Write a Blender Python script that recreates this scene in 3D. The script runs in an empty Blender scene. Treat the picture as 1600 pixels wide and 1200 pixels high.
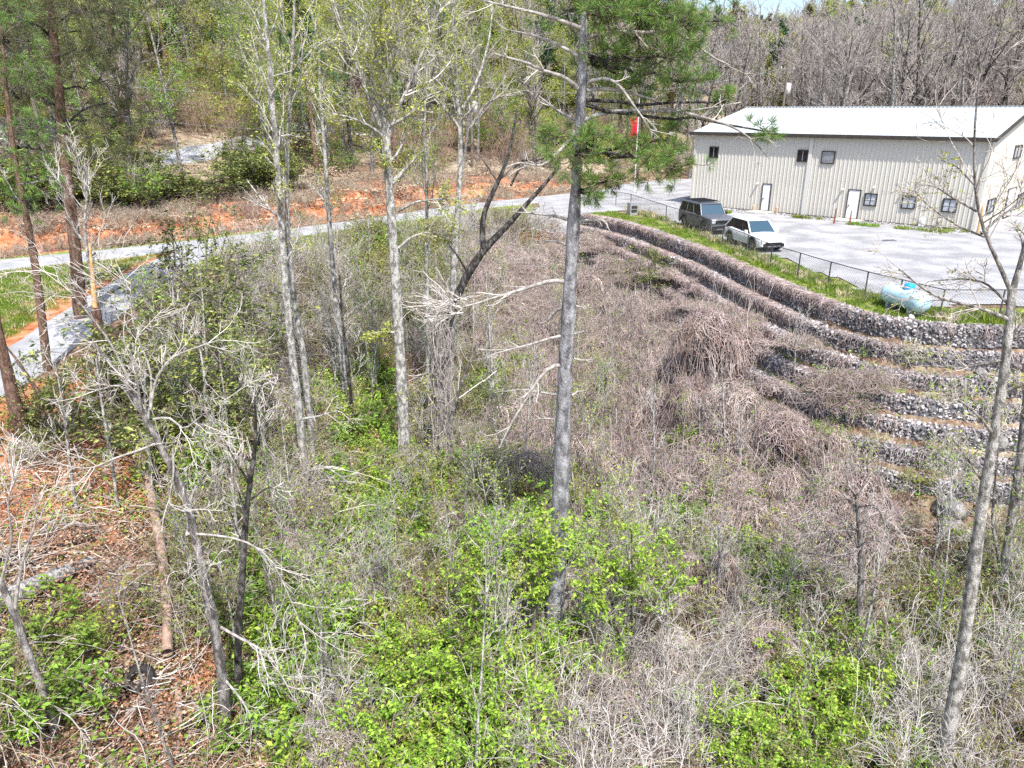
import bpy, bmesh, math, random, time
import numpy as np
from mathutils import Vector
T0 = time.time()
S = bpy.context.scene
C = S.collection
R_ = math.radians

# ---------------------------------------------------------------- camera
F_PX = 1165.0            # focal length in pixels of a 1600 px wide picture
PITCH = R_(20.15)
CAMZ = 7.9
cd = bpy.data.cameras.new('camera'); cam = bpy.data.objects.new('camera', cd); C.objects.link(cam)
cd.sensor_width = 36.0; cd.lens = F_PX / 1600.0 * 36.0
cd.clip_start = 0.2; cd.clip_end = 3000
cam.location = (0, 0, CAMZ); cam.rotation_euler = (R_(90) - PITCH, 0, 0)
S.camera = cam
# ---------------------------------------------------------------- light
SUN_EL, SUN_AZ = R_(59), math.atan2(0.30, -0.95)     # the sun stands behind the camera, a little to its right
w = bpy.data.worlds.new("World"); S.world = w; w.use_nodes = True
nt = w.node_tree; bg = nt.nodes['Background']
sky = nt.nodes.new('ShaderNodeTexSky'); sky.sky_type = 'NISHITA'; sky.sun_disc = False
sky.sun_elevation = SUN_EL; sky.sun_rotation = SUN_AZ; sky.dust_density = 2.0; sky.air_density = 1.0
nt.links.new(sky.outputs[0], bg.inputs[0]); bg.inputs[1].default_value = 0.15
sd = bpy.data.lights.new('sun', 'SUN'); so = bpy.data.objects.new('sun', sd); C.objects.link(so)
sd.energy = 4.1; sd.angle = R_(0.5); sd.color = (1.0, 0.955, 0.89)
sun_dir = Vector((math.sin(SUN_AZ) * math.cos(SUN_EL), math.cos(SUN_AZ) * math.cos(SUN_EL), math.sin(SUN_EL)))
so.rotation_euler = sun_dir.to_track_quat('Z', 'Y').to_euler()
S.view_settings.view_transform = 'Standard'; S.view_settings.look = 'None'
S.view_settings.gamma = 1.0; S.view_settings.use_curve_mapping = False
S.view_settings.exposure = 0.76
S.render.engine = 'CYCLES'
S.cycles.use_denoising = False
S.cycles.max_bounces = 5; S.cycles.diffuse_bounces = 2; S.cycles.transparent_max_bounces = 4
S.cycles.use_adaptive_sampling = True; S.cycles.adaptive_threshold = 0.02

# ---------------------------------------------------------------- picture <-> place
cp, sp = math.cos(PITCH), math.sin(PITCH)
def ray(px, py):
    a = (px - 800.0) / F_PX; b = (600.0 - py) / F_PX
    return np.array([a, cp + b * sp, -sp + b * cp])
def at(px, py, Y):
    """the point at depth Y (metres north of the camera) seen at that pixel"""
    r = ray(px, py); return r * (Y / r[1]) + np.array([0, 0, CAMZ])
def atz(px, py, z):
    r = ray(px, py); return r * ((z - CAMZ) / r[2]) + np.array([0, 0, CAMZ])

# ---------------------------------------------------------------- materials
MATS = {}
def _n(nt, t, **k):
    n = nt.nodes.new(t)
    for a, b in k.items(): setattr(n, a, b)
    return n
def mat(name, c1, c2=None, scale=4.0, rough=0.9, island=0.0, obj=0.0, bump=0.0, spec=0.2, transl=0.0, metal=0.0, c3=None, stretch=None, detail=5.0, lo=0.35, hi=0.65, bscale=None):
    """procedural material: two colours broken up by noise, varied per loose piece or per object"""
    m = bpy.data.materials.new(name); m.use_nodes = True; nt = m.node_tree; L = nt.links.new
    p = nt.nodes['Principled BSDF']; p.inputs['Roughness'].default_value = rough
    p.inputs['Specular IOR Level'].default_value = spec; p.inputs['Metallic'].default_value = metal
    tc = _n(nt, 'ShaderNodeTexCoord'); mp = _n(nt, 'ShaderNodeMapping'); L(tc.outputs['Object'], mp.inputs[0])
    if stretch: mp.inputs['Scale'].default_value = stretch
    no = _n(nt, 'ShaderNodeTexNoise'); no.inputs['Scale'].default_value = scale; no.inputs['Detail'].default_value = detail
    L(mp.outputs[0], no.inputs['Vector'])
    cr = _n(nt, 'ShaderNodeValToRGB'); L(no.outputs['Fac'], cr.inputs[0])
    cr.color_ramp.elements[0].position = lo; cr.color_ramp.elements[1].position = hi
    cr.color_ramp.elements[0].color = (*c1, 1); cr.color_ramp.elements[1].color = (*(c2 or c1), 1)
    out = cr.outputs[0]
    if c3 or island or obj:
        ge = _n(nt, 'ShaderNodeNewGeometry'); oi = _n(nt, 'ShaderNodeObjectInfo')
        if c3:
            mx = _n(nt, 'ShaderNodeMix', data_type='RGBA'); 
            pw = _n(nt, 'ShaderNodeMath', operation='POWER'); L(ge.outputs['Random Per Island'], pw.inputs[0]); pw.inputs[1].default_value = 2.0
            L(pw.outputs[0], mx.inputs['Factor']); L(out, mx.inputs['A']); mx.inputs['B'].default_value = (*c3, 1); out = mx.outputs['Result']
        hs = _n(nt, 'ShaderNodeHueSaturation'); L(out, hs.inputs['Color'])
        m1 = _n(nt, 'ShaderNodeMath', operation='MULTIPLY_ADD'); L(ge.outputs['Random Per Island'], m1.inputs[0]); m1.inputs[1].default_value = 2 * island; m1.inputs[2].default_value = 1 - island
        m2 = _n(nt, 'ShaderNodeMath', operation='MULTIPLY_ADD'); L(oi.outputs['Random'], m2.inputs[0]); m2.inputs[1].default_value = 2 * obj; m2.inputs[2].default_value = 1 - obj
        m3 = _n(nt, 'ShaderNodeMath', operation='MULTIPLY'); L(m1.outputs[0], m3.inputs[0]); L(m2.outputs[0], m3.inputs[1])
        L(m3.outputs[0], hs.inputs['Value'])
        if obj:
            m4 = _n(nt, 'ShaderNodeMath', operation='MULTIPLY_ADD'); L(oi.outputs['Random'], m4.inputs[0]); m4.inputs[1].default_value = 0.08 * min(1, obj * 3); m4.inputs[2].default_value = 0.5 - 0.04 * min(1, obj * 3)
            L(m4.outputs[0], hs.inputs['Hue'])
        out = hs.outputs[0]
    L(out, p.inputs['Base Color'])
    if bump:
        bp = _n(nt, 'ShaderNodeBump'); bp.inputs['Strength'].default_value = min(1, bump); bp.inputs['Distance'].default_value = 0.05 * max(1, bump)
        n2 = _n(nt, 'ShaderNodeTexNoise'); n2.inputs['Scale'].default_value = bscale or scale * 4; n2.inputs['Detail'].default_value = 6
        L(mp.outputs[0], n2.inputs['Vector']); L(n2.outputs['Fac'], bp.inputs['Height']); L(bp.outputs[0], p.inputs['Normal'])
    if transl:
        tr = _n(nt, 'ShaderNodeBsdfTranslucent'); L(out, tr.inputs[0]); ms = _n(nt, 'ShaderNodeMixShader'); ms.inputs[0].default_value = transl
        L(p.outputs[0], ms.inputs[1]); L(tr.outputs[0], ms.inputs[2]); L(ms.outputs[0], nt.nodes['Material Output'].inputs[0])
    MATS[name] = m; return m
# woods
mat('rock_gap_shade', (.05,.05,.055), (.20,.195,.21), 9, lo=.4, hi=.6)  # basket core: shade in the gaps between stones, put into its colour
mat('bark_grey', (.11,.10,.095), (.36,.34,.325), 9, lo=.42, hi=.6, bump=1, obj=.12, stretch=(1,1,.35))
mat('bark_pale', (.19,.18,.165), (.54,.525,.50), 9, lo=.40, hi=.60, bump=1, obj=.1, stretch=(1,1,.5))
mat('bark_dark', (.035,.032,.03), (.20,.19,.185), 10, bump=1, obj=.1, stretch=(1,1,.4), lo=.45, hi=.7)
mat('bark_pine', (.13,.125,.135), (.47,.475,.50), 7, bump=1, stretch=(1,1,.45), lo=.36, hi=.74, bscale=30)
mat('bark_redpine', (.10,.055,.04), (.26,.17,.135), 11, bump=1, obj=.1, stretch=(1,1,.4))
mat('bark_log', (.24,.155,.12), (.44,.315,.25), 7, bump=.5, stretch=(1,1,.3))
mat('wood_split', (.55,.30,.12), (.72,.50,.26), 9, bump=.5)
mat('branch_dead', (.22,.20,.185), (.46,.44,.42), 8, bump=.3)
mat('twig_pale', (.46,.425,.395), (.66,.62,.585), 3, island=.3)
mat('twig_grey', (.30,.26,.24), (.50,.45,.42), 3, island=.3, obj=.1)
mat('twig_brown', (.22,.15,.115), (.40,.29,.235), 3, island=.35, obj=.12)
mat('twig_dark', (.10,.085,.075), (.20,.17,.15), 3, island=.3)
mat('vine_mauve', (.32,.25,.235), (.60,.50,.47), 1.3, island=.35, obj=.1)
mat('vine_tan', (.32,.26,.20), (.50,.42,.33), 1.5, island=.35, obj=.1)
# leaves
mat('leaf_bright', (.15,.31,.03), (.32,.52,.05), 1.5, rough=.55, island=.35, obj=.10, transl=.35, c3=(.40,.56,.08), spec=.35)
mat('leaf_mid', (.12,.24,.03), (.25,.40,.055), 1.5, rough=.55, island=.35, obj=.1, transl=.3, c3=(.25,.38,.06), spec=.35)
mat('leaf_yellow', (.30,.36,.06), (.52,.55,.12), 1.5, rough=.6, island=.3, obj=.12, transl=.35)
mat('leaf_olive', (.17,.20,.05), (.32,.33,.10), 1.5, rough=.6, island=.35, obj=.15, transl=.25)
mat('leaf_ever', (.04,.08,.018), (.14,.19,.04), 1.5, rough=.45, island=.4, obj=.1, transl=.15, c3=(.30,.31,.08), spec=.45)
mat('leaf_rust', (.30,.17,.08), (.42,.27,.13), 1.5, island=.3, obj=.1, transl=.2)
mat('needle_green', (.09,.21,.04), (.20,.36,.08), 2, rough=.6, island=.35, transl=.2, c3=(.22,.34,.09))
mat('needle_blue', (.05,.11,.045), (.11,.20,.08), 2, rough=.6, island=.35, obj=.1, transl=.15)
mat('needle_olive', (.11,.12,.05), (.22,.22,.10), 2, rough=.6, island=.35, obj=.12, transl=.15)
mat('leaf_litter', (.23,.10,.055), (.46,.26,.165), 3, island=.45, obj=.1)
mat('leaf_litter_tan', (.36,.27,.18), (.52,.42,.31), 3, island=.35, obj=.1)
mat('grass_blade', (.12,.21,.03), (.30,.38,.06), 1.2, island=.3, obj=.15, transl=.3)
mat('grass_dry', (.42,.38,.22), (.60,.54,.36), 1.2, island=.3, transl=.2)
# built things
mat('gravel', (.27,.27,.28), (.41,.41,.42), .55, bump=.6, detail=15, bscale=22, lo=.38, hi=.62)
mat('gravel_road', (.28,.285,.30), (.42,.425,.44), .9, bump=.5, detail=12, bscale=18)
mat('concrete', (.42,.39,.35), (.54,.51,.47), 2.0, bump=.2)
mat('rock', (.19,.18,.185), (.41,.385,.385), .9, island=.75, bump=.4, bscale=8)
mat('rock_mauve', (.19,.165,.17), (.38,.335,.34), .9, island=.75, bump=.4, bscale=8)
mat('boulder', (.12,.115,.11), (.34,.33,.32), 2.5, bump=1, bscale=9)
mat('boulder_pale', (.45,.44,.43), (.65,.64,.62), 2.5, bump=1, bscale=9)
mat('siding', (.535,.51,.455), (.58,.555,.50), .6, rough=.55, spec=.3)
mat('siding_gable', (.535,.51,.455), (.58,.555,.50), .6, rough=.55, spec=.3)
mat('trim_dark', (.045,.04,.034), (.07,.06,.05), 2, rough=.5)
mat('roof_metal', (.46,.50,.51), (.54,.575,.585), .8, rough=.42, metal=.15, spec=.4)
mat('trim_pale', (.62,.60,.56), rough=.5)
mat('door_white', (.80,.82,.85), (.84,.86,.88), 2, rough=.45)
mat('window_frame', (.03,.028,.026), rough=.45, spec=.4)
mat('window_glass', (.012,.013,.016), (.02,.022,.026), 1, rough=.12, spec=.25)
mat('window_blind', (.32,.35,.40), (.50,.53,.58), 3, rough=.25, spec=.6)
mat('galvanised', (.34,.35,.38), (.50,.52,.56), 3, rough=.45, metal=.5)
mat('fence_metal', (.10,.10,.10), (.18,.18,.18), 3, rough=.5, metal=.5)
mat('tank_blue', (.44,.66,.76), (.52,.72,.80), 2.0, rough=.45, spec=.4)
mat('tank_dome', (.02,.28,.60), (.03,.33,.66), 2, rough=.4)
mat('paint_grey', (.15,.155,.175), rough=.3, metal=.3, spec=.6)
mat('paint_white', (.80,.81,.82), rough=.22, spec=.6)
mat('car_black', (.012,.012,.014), (.02,.02,.022), 3, rough=.5)
mat('car_glass', (.012,.014,.018), rough=.04, spec=.9)
mat('car_windscreen', (.035,.075,.11), rough=.05, spec=.9)
mat('car_lamp', (.60,.63,.66), rough=.12, spec=.8)
mat('alloy', (.30,.31,.33), rough=.3, metal=.8)
mat('rubber', (.018,.018,.02), (.035,.034,.034), 8, rough=.75)
mat('flag_red', (.62,.02,.05), (.72,.03,.07), 2, rough=.7, transl=.25)
mat('pole_white', (.70,.70,.70), rough=.4)
mat('pole_wood', (.13,.11,.09), (.24,.21,.18), 6, bump=.4, stretch=(1,1,.2))
mat('rust_post', (.13,.05,.04), (.22,.09,.06), 8, rough=.8)
mat('orange_paint', (.50,.31,.17), (.58,.40,.25), 8, rough=.7)
mat('plastic_green', (.32,.62,.42), (.40,.68,.48), 5, rough=.4)
mat('plastic_white', (.74,.75,.76), rough=.4)
mat('red_cloth', (.45,.10,.09), (.58,.20,.17), 6, rough=.8)
mat('roof_shingle', (.20,.20,.21), (.32,.31,.31), 5)

# ---------------------------------------------------------------- mesh kit
class MB:
    """collects faces and links them as ONE mesh object"""
    def __init__(s): s.v = []; s.q = []; s.t = []; s.n = 0; s.m = []
    def _mi(s, m):
        if m not in s.m: s.m.append(m)
        return s.m.index(m)
    def add(s, V, Fq=None, Ft=None, m='twig_grey', smooth=True):
        V = np.asarray(V, np.float32).reshape(-1, 3); mi = s._mi(m)
        if Fq is not None and len(Fq): s.q.append((np.asarray(Fq, np.int64) + s.n, mi, smooth))
        if Ft is not None and len(Ft): s.t.append((np.asarray(Ft, np.int64) + s.n, mi, smooth))
        s.v.append(V); s.n += len(V)
    def tubes(s, P, R, sides=4, m='twig_grey', cap=False):
        P = np.asarray(P, float); n, k, _ = P.shape
        if n == 0: return
        R = np.broadcast_to(np.asarray(R, float), (n, k))
        T = np.gradient(P, axis=1); T /= np.linalg.norm(T, axis=2, keepdims=True) + 1e-9
        ref = np.zeros((n, 1, 3)); mean = T.mean(1); ref[np.abs(mean[:, 2]) < .8, 0] = (0, 0, 1); ref[np.abs(mean[:, 2]) >= .8, 0] = (1, .13, 0)
        U = np.cross(T, ref); U /= np.linalg.norm(U, axis=2, keepdims=True) + 1e-9
        W = np.cross(T, U)
        a = np.arange(sides) * 2 * np.pi / sides
        V = P[:, :, None] + R[:, :, None, None] * (np.cos(a)[None, None, :, None] * U[:, :, None] + np.sin(a)[None, None, :, None] * W[:, :, None])
        i = np.arange(n)[:, None, None] * k * sides; j = np.arange(k - 1)[None, :, None] * sides; c = np.arange(sides)[None, None, :]; c2 = (c + 1) % sides
        Fq = np.stack([i + j + c, i + j + c2, i + j + sides + c2, i + j + sides + c], -1).reshape(-1, 4)
        s.add(V, Fq, None, m)
        if cap:
            for e in range(n):
                for row, fl in ((0, 1), (k - 1, 0)):
                    ring = V[e, row]; c_ = P[e, row]
                    idx = np.arange(sides); nx = (idx + 1) % sides
                    tri = np.stack([nx, idx, np.full(sides, sides)], 1) if not fl else np.stack([idx, nx, np.full(sides, sides)], 1)
                    s.add(np.vstack([ring, c_[None]]), None, tri, m, False)
    def leaves(s, P, L, Wd, rng, m='leaf_mid', flat=.5, down=0.0, D=None):
        """one pointed leaf (a creased rhombus of two triangles) per point"""
        P = np.asarray(P, float); n = len(P)
        if n == 0: return
        d = rng.normal(size=(n, 3)); 
        if D is not None: d = d * .6 + D
        d[:, 2] = d[:, 2] * (1 - flat) - down; d /= np.linalg.norm(d, axis=1, keepdims=True) + 1e-9
        nn = rng.normal(size=(n, 3)) * .7 + np.array([0, 0, 1.0]); u = np.cross(d, nn); u /= np.linalg.norm(u, axis=1, keepdims=True) + 1e-9
        L = np.broadcast_to(L, n) * rng.uniform(.45, 1.4, n); Wd = Wd * L
        up = np.cross(u, d)
        a = P; b = P + d * (L * .45)[:, None] + u * (Wd * .5)[:, None] + up * (Wd * .15)[:, None]
        c = P + d * L[:, None]; e = P + d * (L * .45)[:, None] - u * (Wd * .5)[:, None] + up * (Wd * .15)[:, None]
        V = np.stack([a, b, c, e], 1).reshape(-1, 3); i = np.arange(n) * 4
        s.add(V, None, np.vstack([np.stack([i, i + 1, i + 2], 1), np.stack([i, i + 2, i + 3], 1)]), m, False)
    def box(s, c, size, m, ax=None):
        c = np.array(c, float); h = np.array(size, float) / 2
        X = np.array([[x, y, z] for x in (-1, 1) for y in (-1, 1) for z in (-1, 1)], float) * h
        if ax is not None: X = X @ np.array(ax, float)       # rows of ax: the box's own axes in the world
        s.add(X + c, [[0, 1, 3, 2], [4, 6, 7, 5], [0, 4, 5, 1], [2, 3, 7, 6], [0, 2, 6, 4], [1, 5, 7, 3]], None, m, False)
    def arrays(s):
        V = np.vstack(s.v) if s.v else np.zeros((0, 3), np.float32)
        li, st, tot, mi, sm = [], [], [], [], []; o = 0
        for F, k in [(x, 4) for x in s.q] + [(x, 3) for x in s.t]:
            f, mm, smooth = F; li.append(f.reshape(-1)); nf = len(f); st.append(o + np.arange(nf) * k); tot.append(np.full(nf, k)); mi.append(np.full(nf, mm)); sm.append(np.full(nf, smooth)); o += nf * k
        return V, np.concatenate(li), np.concatenate(st), np.concatenate(tot), np.concatenate(mi), np.concatenate(sm)
    def mesh(s, name, extra=None):
        V, li, st, tot, mi, sm = s.arrays()
        if extra is not None: V = np.vstack([V, extra])
        me = bpy.data.meshes.new(name)
        me.vertices.add(len(V)); me.vertices.foreach_set('co', V.astype(np.float32).reshape(-1))
        me.loops.add(len(li)); me.loops.foreach_set('vertex_index', li.astype(np.int32))
        me.polygons.add(len(st)); me.polygons.foreach_set('loop_start', st.astype(np.int32)); me.polygons.foreach_set('loop_total', tot.astype(np.int32))
        for m in s.m: me.materials.append(MATS[m])
        me.polygons.foreach_set('material_index', mi.astype(np.int32)); me.polygons.foreach_set('use_smooth', sm.astype(bool))
        me.update(calc_edges=True); me.validate() if False else None
        return me
    def build(s, name, parent=None, **k):
        me = s.mesh(name); o = bpy.data.objects.new(name, me); C.objects.link(o)
        if parent is not None: o.parent = parent
        tag(o, **k); return o
def tag(o, label=None, cat=None, group=None, kind=None):
    if label: o['label'] = label
    if cat: o['category'] = cat
    if group: o['group'] = group
    if kind: o['kind'] = kind
    return o
def empty(name, loc=(0, 0, 0), rz=0, **k):
    o = bpy.data.objects.new(name, None); C.objects.link(o); o.location = loc; o.rotation_euler = (0, 0, rz); o.empty_display_size = .2
    return tag(o, **k)
KIDS = {}
def copy_tree(root, loc, rz=0, sc=1.0, label=None, group=None, tilt=(0, 0)):
    if root.name not in KIDS: KIDS[root.name] = [c for c in root.children]
    r = root.copy(); C.objects.link(r); r.location = loc; r.rotation_euler = (tilt[0], tilt[1], rz); r.scale = (sc, sc, sc) if np.isscalar(sc) else sc
    if label: r['label'] = label
    if group: r['group'] = group
    for ch in KIDS[root.name]:
        c = ch.copy(); C.objects.link(c); c.parent = r
    return r
# ---------------------------------------------------------------- branches
def unit(a): return a / (np.linalg.norm(a, axis=-1, keepdims=True) + 1e-9)
def grow(start, d, length, k, wob, up, rng):
    """n wandering paths of k points"""
    start = np.asarray(start, float); d = unit(np.asarray(d, float)); n = len(start)
    P = np.zeros((n, k, 3)); P[:, 0] = start; step = (np.broadcast_to(length, n) / (k - 1))[:, None]
    for i in range(1, k):
        d = unit(d + rng.normal(size=(n, 3)) * wob + np.array([0, 0, up])); P[:, i] = P[:, i - 1] + d * step
    return P
def kids(P, Rd, m, t0, t1, ang, rng, side=None):
    """m child starts on each path: positions, directions, radius there, position along the parent"""
    n, k, _ = P.shape; t = rng.uniform(t0, t1, (n, m)); f = t * (k - 1); i = np.minimum(f.astype(int), k - 2); fr = (f - i)[..., None]
    a = np.arange(n)[:, None]; pos = P[a, i] * (1 - fr) + P[a, i + 1] * fr; tan = unit(P[a, i + 1] - P[a, i])
    Rd = np.broadcast_to(Rd, (n, k)); r = Rd[a, i] * (1 - fr[..., 0]) + Rd[a, i + 1] * fr[..., 0]
    rn = rng.normal(size=(n, m, 3)); perp = unit(rn - (rn * tan).sum(-1, keepdims=True) * tan)
    an = rng.uniform(ang[0], ang[1], (n, m, 1)); d = tan * np.cos(an) + perp * np.sin(an)
    return pos.reshape(-1, 3), d.reshape(-1, 3), r.reshape(-1), t.reshape(-1)
def taper(r0, r1, k): return np.asarray(r0)[:, None] * (1 + (np.asarray(r1) - 1) * np.linspace(0, 1, k)[None, :])
def resample(pts, k):
    pts = np.asarray(pts, float); L = np.r_[0, np.cumsum(np.linalg.norm(np.diff(pts, axis=0), axis=1))]; u = np.linspace(0, L[-1], k)
    return np.stack([np.interp(u, L, pts[:, j]) for j in range(3)], 1)
def smooth_line(pts, k, it=3):
    p = resample(pts, k)
    for _ in range(it): p[1:-1] = (p[:-2] + 2 * p[1:-1] + p[2:]) / 4
    return p

def branches(tr, cr, P, Rd, rng, limbs=14, t0=.35, limb_len=4.0, limb_ang=(.6, 1.1), up=.06, l2=7, l3=5, l4=0, tw='twig_grey', bk='bark_grey', leaf=None, nleaf=0, lsize=.1, lwid=.5, shape='round', limb_r=.45, wob=.16, tl=(.35, .3, .3), sides=(5, 3, 3), ldown=0., lflat=.5, rmin=.006, leaf_spread=.12):
    """limbs (into tr) and twigs and leaves (into cr) on a trunk path P with radii Rd"""
    pos, d, r, t = kids(P[None], Rd[None], limbs, t0, .99, limb_ang, rng)
    rel = (t - t0) / (1 - t0)
    if shape == 'cone': ln = limb_len * (1.05 - rel * .85)
    elif shape == 'top': ln = limb_len * (.5 + .5 * np.sin(rel * 2.6))
    else: ln = limb_len * (.55 + .45 * np.sin(np.clip(rel * 3.0, 0, 3.14)) + .0)
    ln = ln * rng.uniform(.7, 1.2, len(t))
    L1 = grow(pos, d, ln, 8, wob, up, rng); R1 = taper(np.maximum(r * limb_r, rmin * 2.2), .25, 8); tr.tubes(L1, R1, sides[0], bk)
    pos, d, r, t2 = kids(L1, R1, l2, .2, 1, (.4, 1.0), rng); ln2 = np.repeat(ln, l2) * tl[0] * rng.uniform(.5, 1.3, len(pos))
    L2 = grow(pos, d, ln2, 6, wob * 1.2, up, rng); R2 = taper(np.maximum(r * .6, rmin * 1.5), .4, 6); cr.tubes(L2, R2, sides[1], tw)
    last, lr, ll = L2, R2, ln2
    if l3:
        pos, d, r, t3 = kids(L2, R2, l3, .2, 1, (.35, .95), rng); ln3 = np.repeat(ln2, l3) * tl[1] * 1.3 * rng.uniform(.5, 1.3, len(pos))
        L3 = grow(pos, d, ln3, 5, wob * 1.3, up, rng); R3 = taper(np.maximum(r * .6, rmin), .5, 5); cr.tubes(L3, R3, sides[2], tw); last, lr, ll = L3, R3, ln3
        if l4:
            pos, d, r, t4 = kids(L3, R3, l4, .2, 1, (.35, .9), rng); ln4 = np.repeat(ln3, l4) * tl[2] * 1.5 * rng.uniform(.5, 1.3, len(pos))
            L4 = grow(pos, d, ln4, 3, wob * 1.3, up, rng); R4 = taper(np.maximum(r * .6, rmin * .8), .6, 3); cr.tubes(L4, R4, 3, tw); last = L4
    if leaf and nleaf:
        pos, d, r, tt = kids(last, .01, nleaf, .3, 1, (.2, 1.2), rng); pos = pos + rng.normal(size=pos.shape) * leaf_spread
        cr.leaves(pos, lsize, lwid, rng, leaf, flat=lflat, down=ldown, D=d)
    return L1, R1, last

# ---------------------------------------------------------------- scatter as ONE object
def scatter(name, protos, pts, rot, scl, label=None, cat=None):
    """one object of kind stuff: the pieces in its own mesh are repeated at its own loose points"""
    mb = MB(); pid = []
    for i, p in enumerate(protos):
        V = np.vstack(p.v); off = mb.n
        for f, mm, sm in p.q: mb.q.append((f + off, mb._mi(p.m[mm]), sm))
        for f, mm, sm in p.t: mb.t.append((f + off, mb._mi(p.m[mm]), sm))
        mb.v.append(V); mb.n += len(V); pid += [i] * len(V)
    pts = np.asarray(pts, np.float32); n = len(pts); nv = mb.n
    me = mb.mesh(name, pts)
    A = lambda nm, ty: me.attributes.new(nm, ty, 'POINT')
    A('pid', 'INT').data.foreach_set('value', np.r_[pid, np.full(n, -1)].astype(np.int32))
    A('scl', 'FLOAT').data.foreach_set('value', np.r_[np.ones(nv), scl].astype(np.float32))
    A('rot', 'FLOAT_VECTOR').data.foreach_set('vector', np.vstack([np.zeros((nv, 3)), rot]).astype(np.float32).reshape(-1))
    A('idx', 'INT').data.foreach_set('value', np.r_[np.zeros(nv), np.random.RandomState(5).randint(0, len(protos), n)].astype(np.int32))
    o = bpy.data.objects.new(name, me); C.objects.link(o); tag(o, label, cat, kind='stuff')
    g = bpy.data.node_groups.new(name + '_nodes', 'GeometryNodeTree'); g.interface.new_socket('Geometry', in_out='INPUT', socket_type='NodeSocketGeometry'); g.interface.new_socket('Geometry', in_out='OUTPUT', socket_type='NodeSocketGeometry')
    N = g.nodes.new; L = g.links.new; gi = N('NodeGroupInput'); go = N('NodeGroupOutput')
    def attr(nm, ty): a = N('GeometryNodeInputNamedAttribute'); a.data_type = ty; a.inputs['Name'].default_value = nm; return a.outputs['Attribute']
    pidn = attr('pid', 'INT'); join = N('GeometryNodeJoinGeometry')
    def sep(k):
        c = N('FunctionNodeCompare'); c.data_type = 'INT'; c.operation = 'EQUAL'; ins = [i for i in c.inputs if i.type == 'INT']; L(pidn, ins[0]); ins[1].default_value = k
        s = N('GeometryNodeSeparateGeometry'); s.domain = 'POINT'; L(gi.outputs[0], s.inputs[0]); L(c.outputs[0], s.inputs[1]); return s.outputs[0]
    for k in range(len(protos)):
        gti = N('GeometryNodeGeometryToInstance'); L(sep(k), gti.inputs[0]); L(gti.outputs[0], join.inputs[0])
    ip = N('GeometryNodeInstanceOnPoints'); L(sep(-1), ip.inputs['Points']); L(join.outputs[0], ip.inputs['Instance']); ip.inputs['Pick Instance'].default_value = True
    L(attr('idx', 'INT'), ip.inputs['Instance Index']); L(attr('rot', 'FLOAT_VECTOR'), ip.inputs['Rotation']); L(attr('scl', 'FLOAT'), ip.inputs['Scale'])
    L(ip.outputs[0], go.inputs[0]); md = o.modifiers.new('scatter', 'NODES'); md.node_group = g
    return o
# ================================================================ TERRAIN
def sstep(a, b, x): t = np.clip((x - a) / (b - a), 0, 1); return t * t * (3 - 2 * t)
def vnoise(x, y, s, seed=0):
    """smooth value noise in [-1, 1]"""
    x = np.asarray(x, float) / s; y = np.asarray(y, float) / s; xi = np.floor(x).astype(np.int64); yi = np.floor(y).astype(np.int64); fx = x - xi; fy = y - yi
    h = lambda a, b: (np.sin((a * 127.1 + b * 311.7 + seed * 74.7)) * 43758.5453) % 1.0
    u = fx * fx * (3 - 2 * fx); v = fy * fy * (3 - 2 * fy)
    return 2 * ((h(xi, yi) * (1 - u) + h(xi + 1, yi) * u) * (1 - v) + (h(xi, yi + 1) * (1 - u) + h(xi + 1, yi + 1) * u) * v) - 1
WALL_PX = [(905, 337), (950, 345), (1000, 358), (1100, 394), (1200, 440), (1300, 483), (1400, 508), (1480, 517), (1600, 521)]
WALL = [atz(x, y, 0)[:2] for x, y in WALL_PX] + [np.array([34., 27.0]), np.array([60., 26.0])]
# edge of the upper plateau: (x, y, steepness, is it the stone wall)
EDGE = [(-16.4, 0, 1.0, 0), (-16.4, 24, 1.0, 0), (-16.4, 34, .85, 0), (-15.8, 41, .6, 0), (-12.5, 46.5, .5, 0), (-6.5, 54, .5, 0), (-1, 60.0, .55, 0), (3.5, 62, .9, .2)] + [(p[0], p[1], 1.0, 1) for p in WALL]
EDGE = np.array(EDGE)
POLY = np.vstack([EDGE[:, :2], [[400, 26], [400, 900], [-400, 900], [-400, 0]]])
def edge_info(x, y):
    """signed distance outside the plateau, steepness and wall share at the nearest edge point"""
    sh = np.shape(x); x = np.ravel(x).astype(float); y = np.ravel(y).astype(float)
    best = np.full(x.shape, 1e9); sw = np.zeros_like(best); ss = np.zeros_like(best); swl = np.zeros_like(best)
    for a, b in zip(EDGE[:-1], EDGE[1:]):
        d = b[:2] - a[:2]; t = np.clip(((x - a[0]) * d[0] + (y - a[1]) * d[1]) / (d @ d), 0, 1)
        dd = np.hypot(x - a[0] - t * d[0], y - a[1] - t * d[1]); best = np.minimum(best, dd); q = np.hypot(*d) / (dd + .05) ** 4
        sw += q; ss += q * (a[2] + t * (b[2] - a[2])); swl += q * (a[3] + t * (b[3] - a[3]))
    st = ss / sw; wl = swl / sw
    ins = np.zeros(x.shape, bool); n = len(POLY)
    for i in range(n):
        x1, y1 = POLY[i]; x2, y2 = POLY[(i + 1) % n]
        c = ((y1 > y) != (y2 > y)) & (x < (x2 - x1) * (y - y1) / (y2 - y1 + 1e-12) + x1); ins ^= c
    best[ins] *= -1
    return best.reshape(sh), st.reshape(sh), wl.reshape(sh)
ROAD = [np.array(p) for p in [(-60., 14.), (-36., 34.5), (-27.8, 40.3), (-22.8, 44.2), (-16.9, 49.7), (-9.8, 57.9), (-4.0, 66.0), (3., 72.5), (13.8, 83.), (60., 128.), (300., 370.)]]
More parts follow.
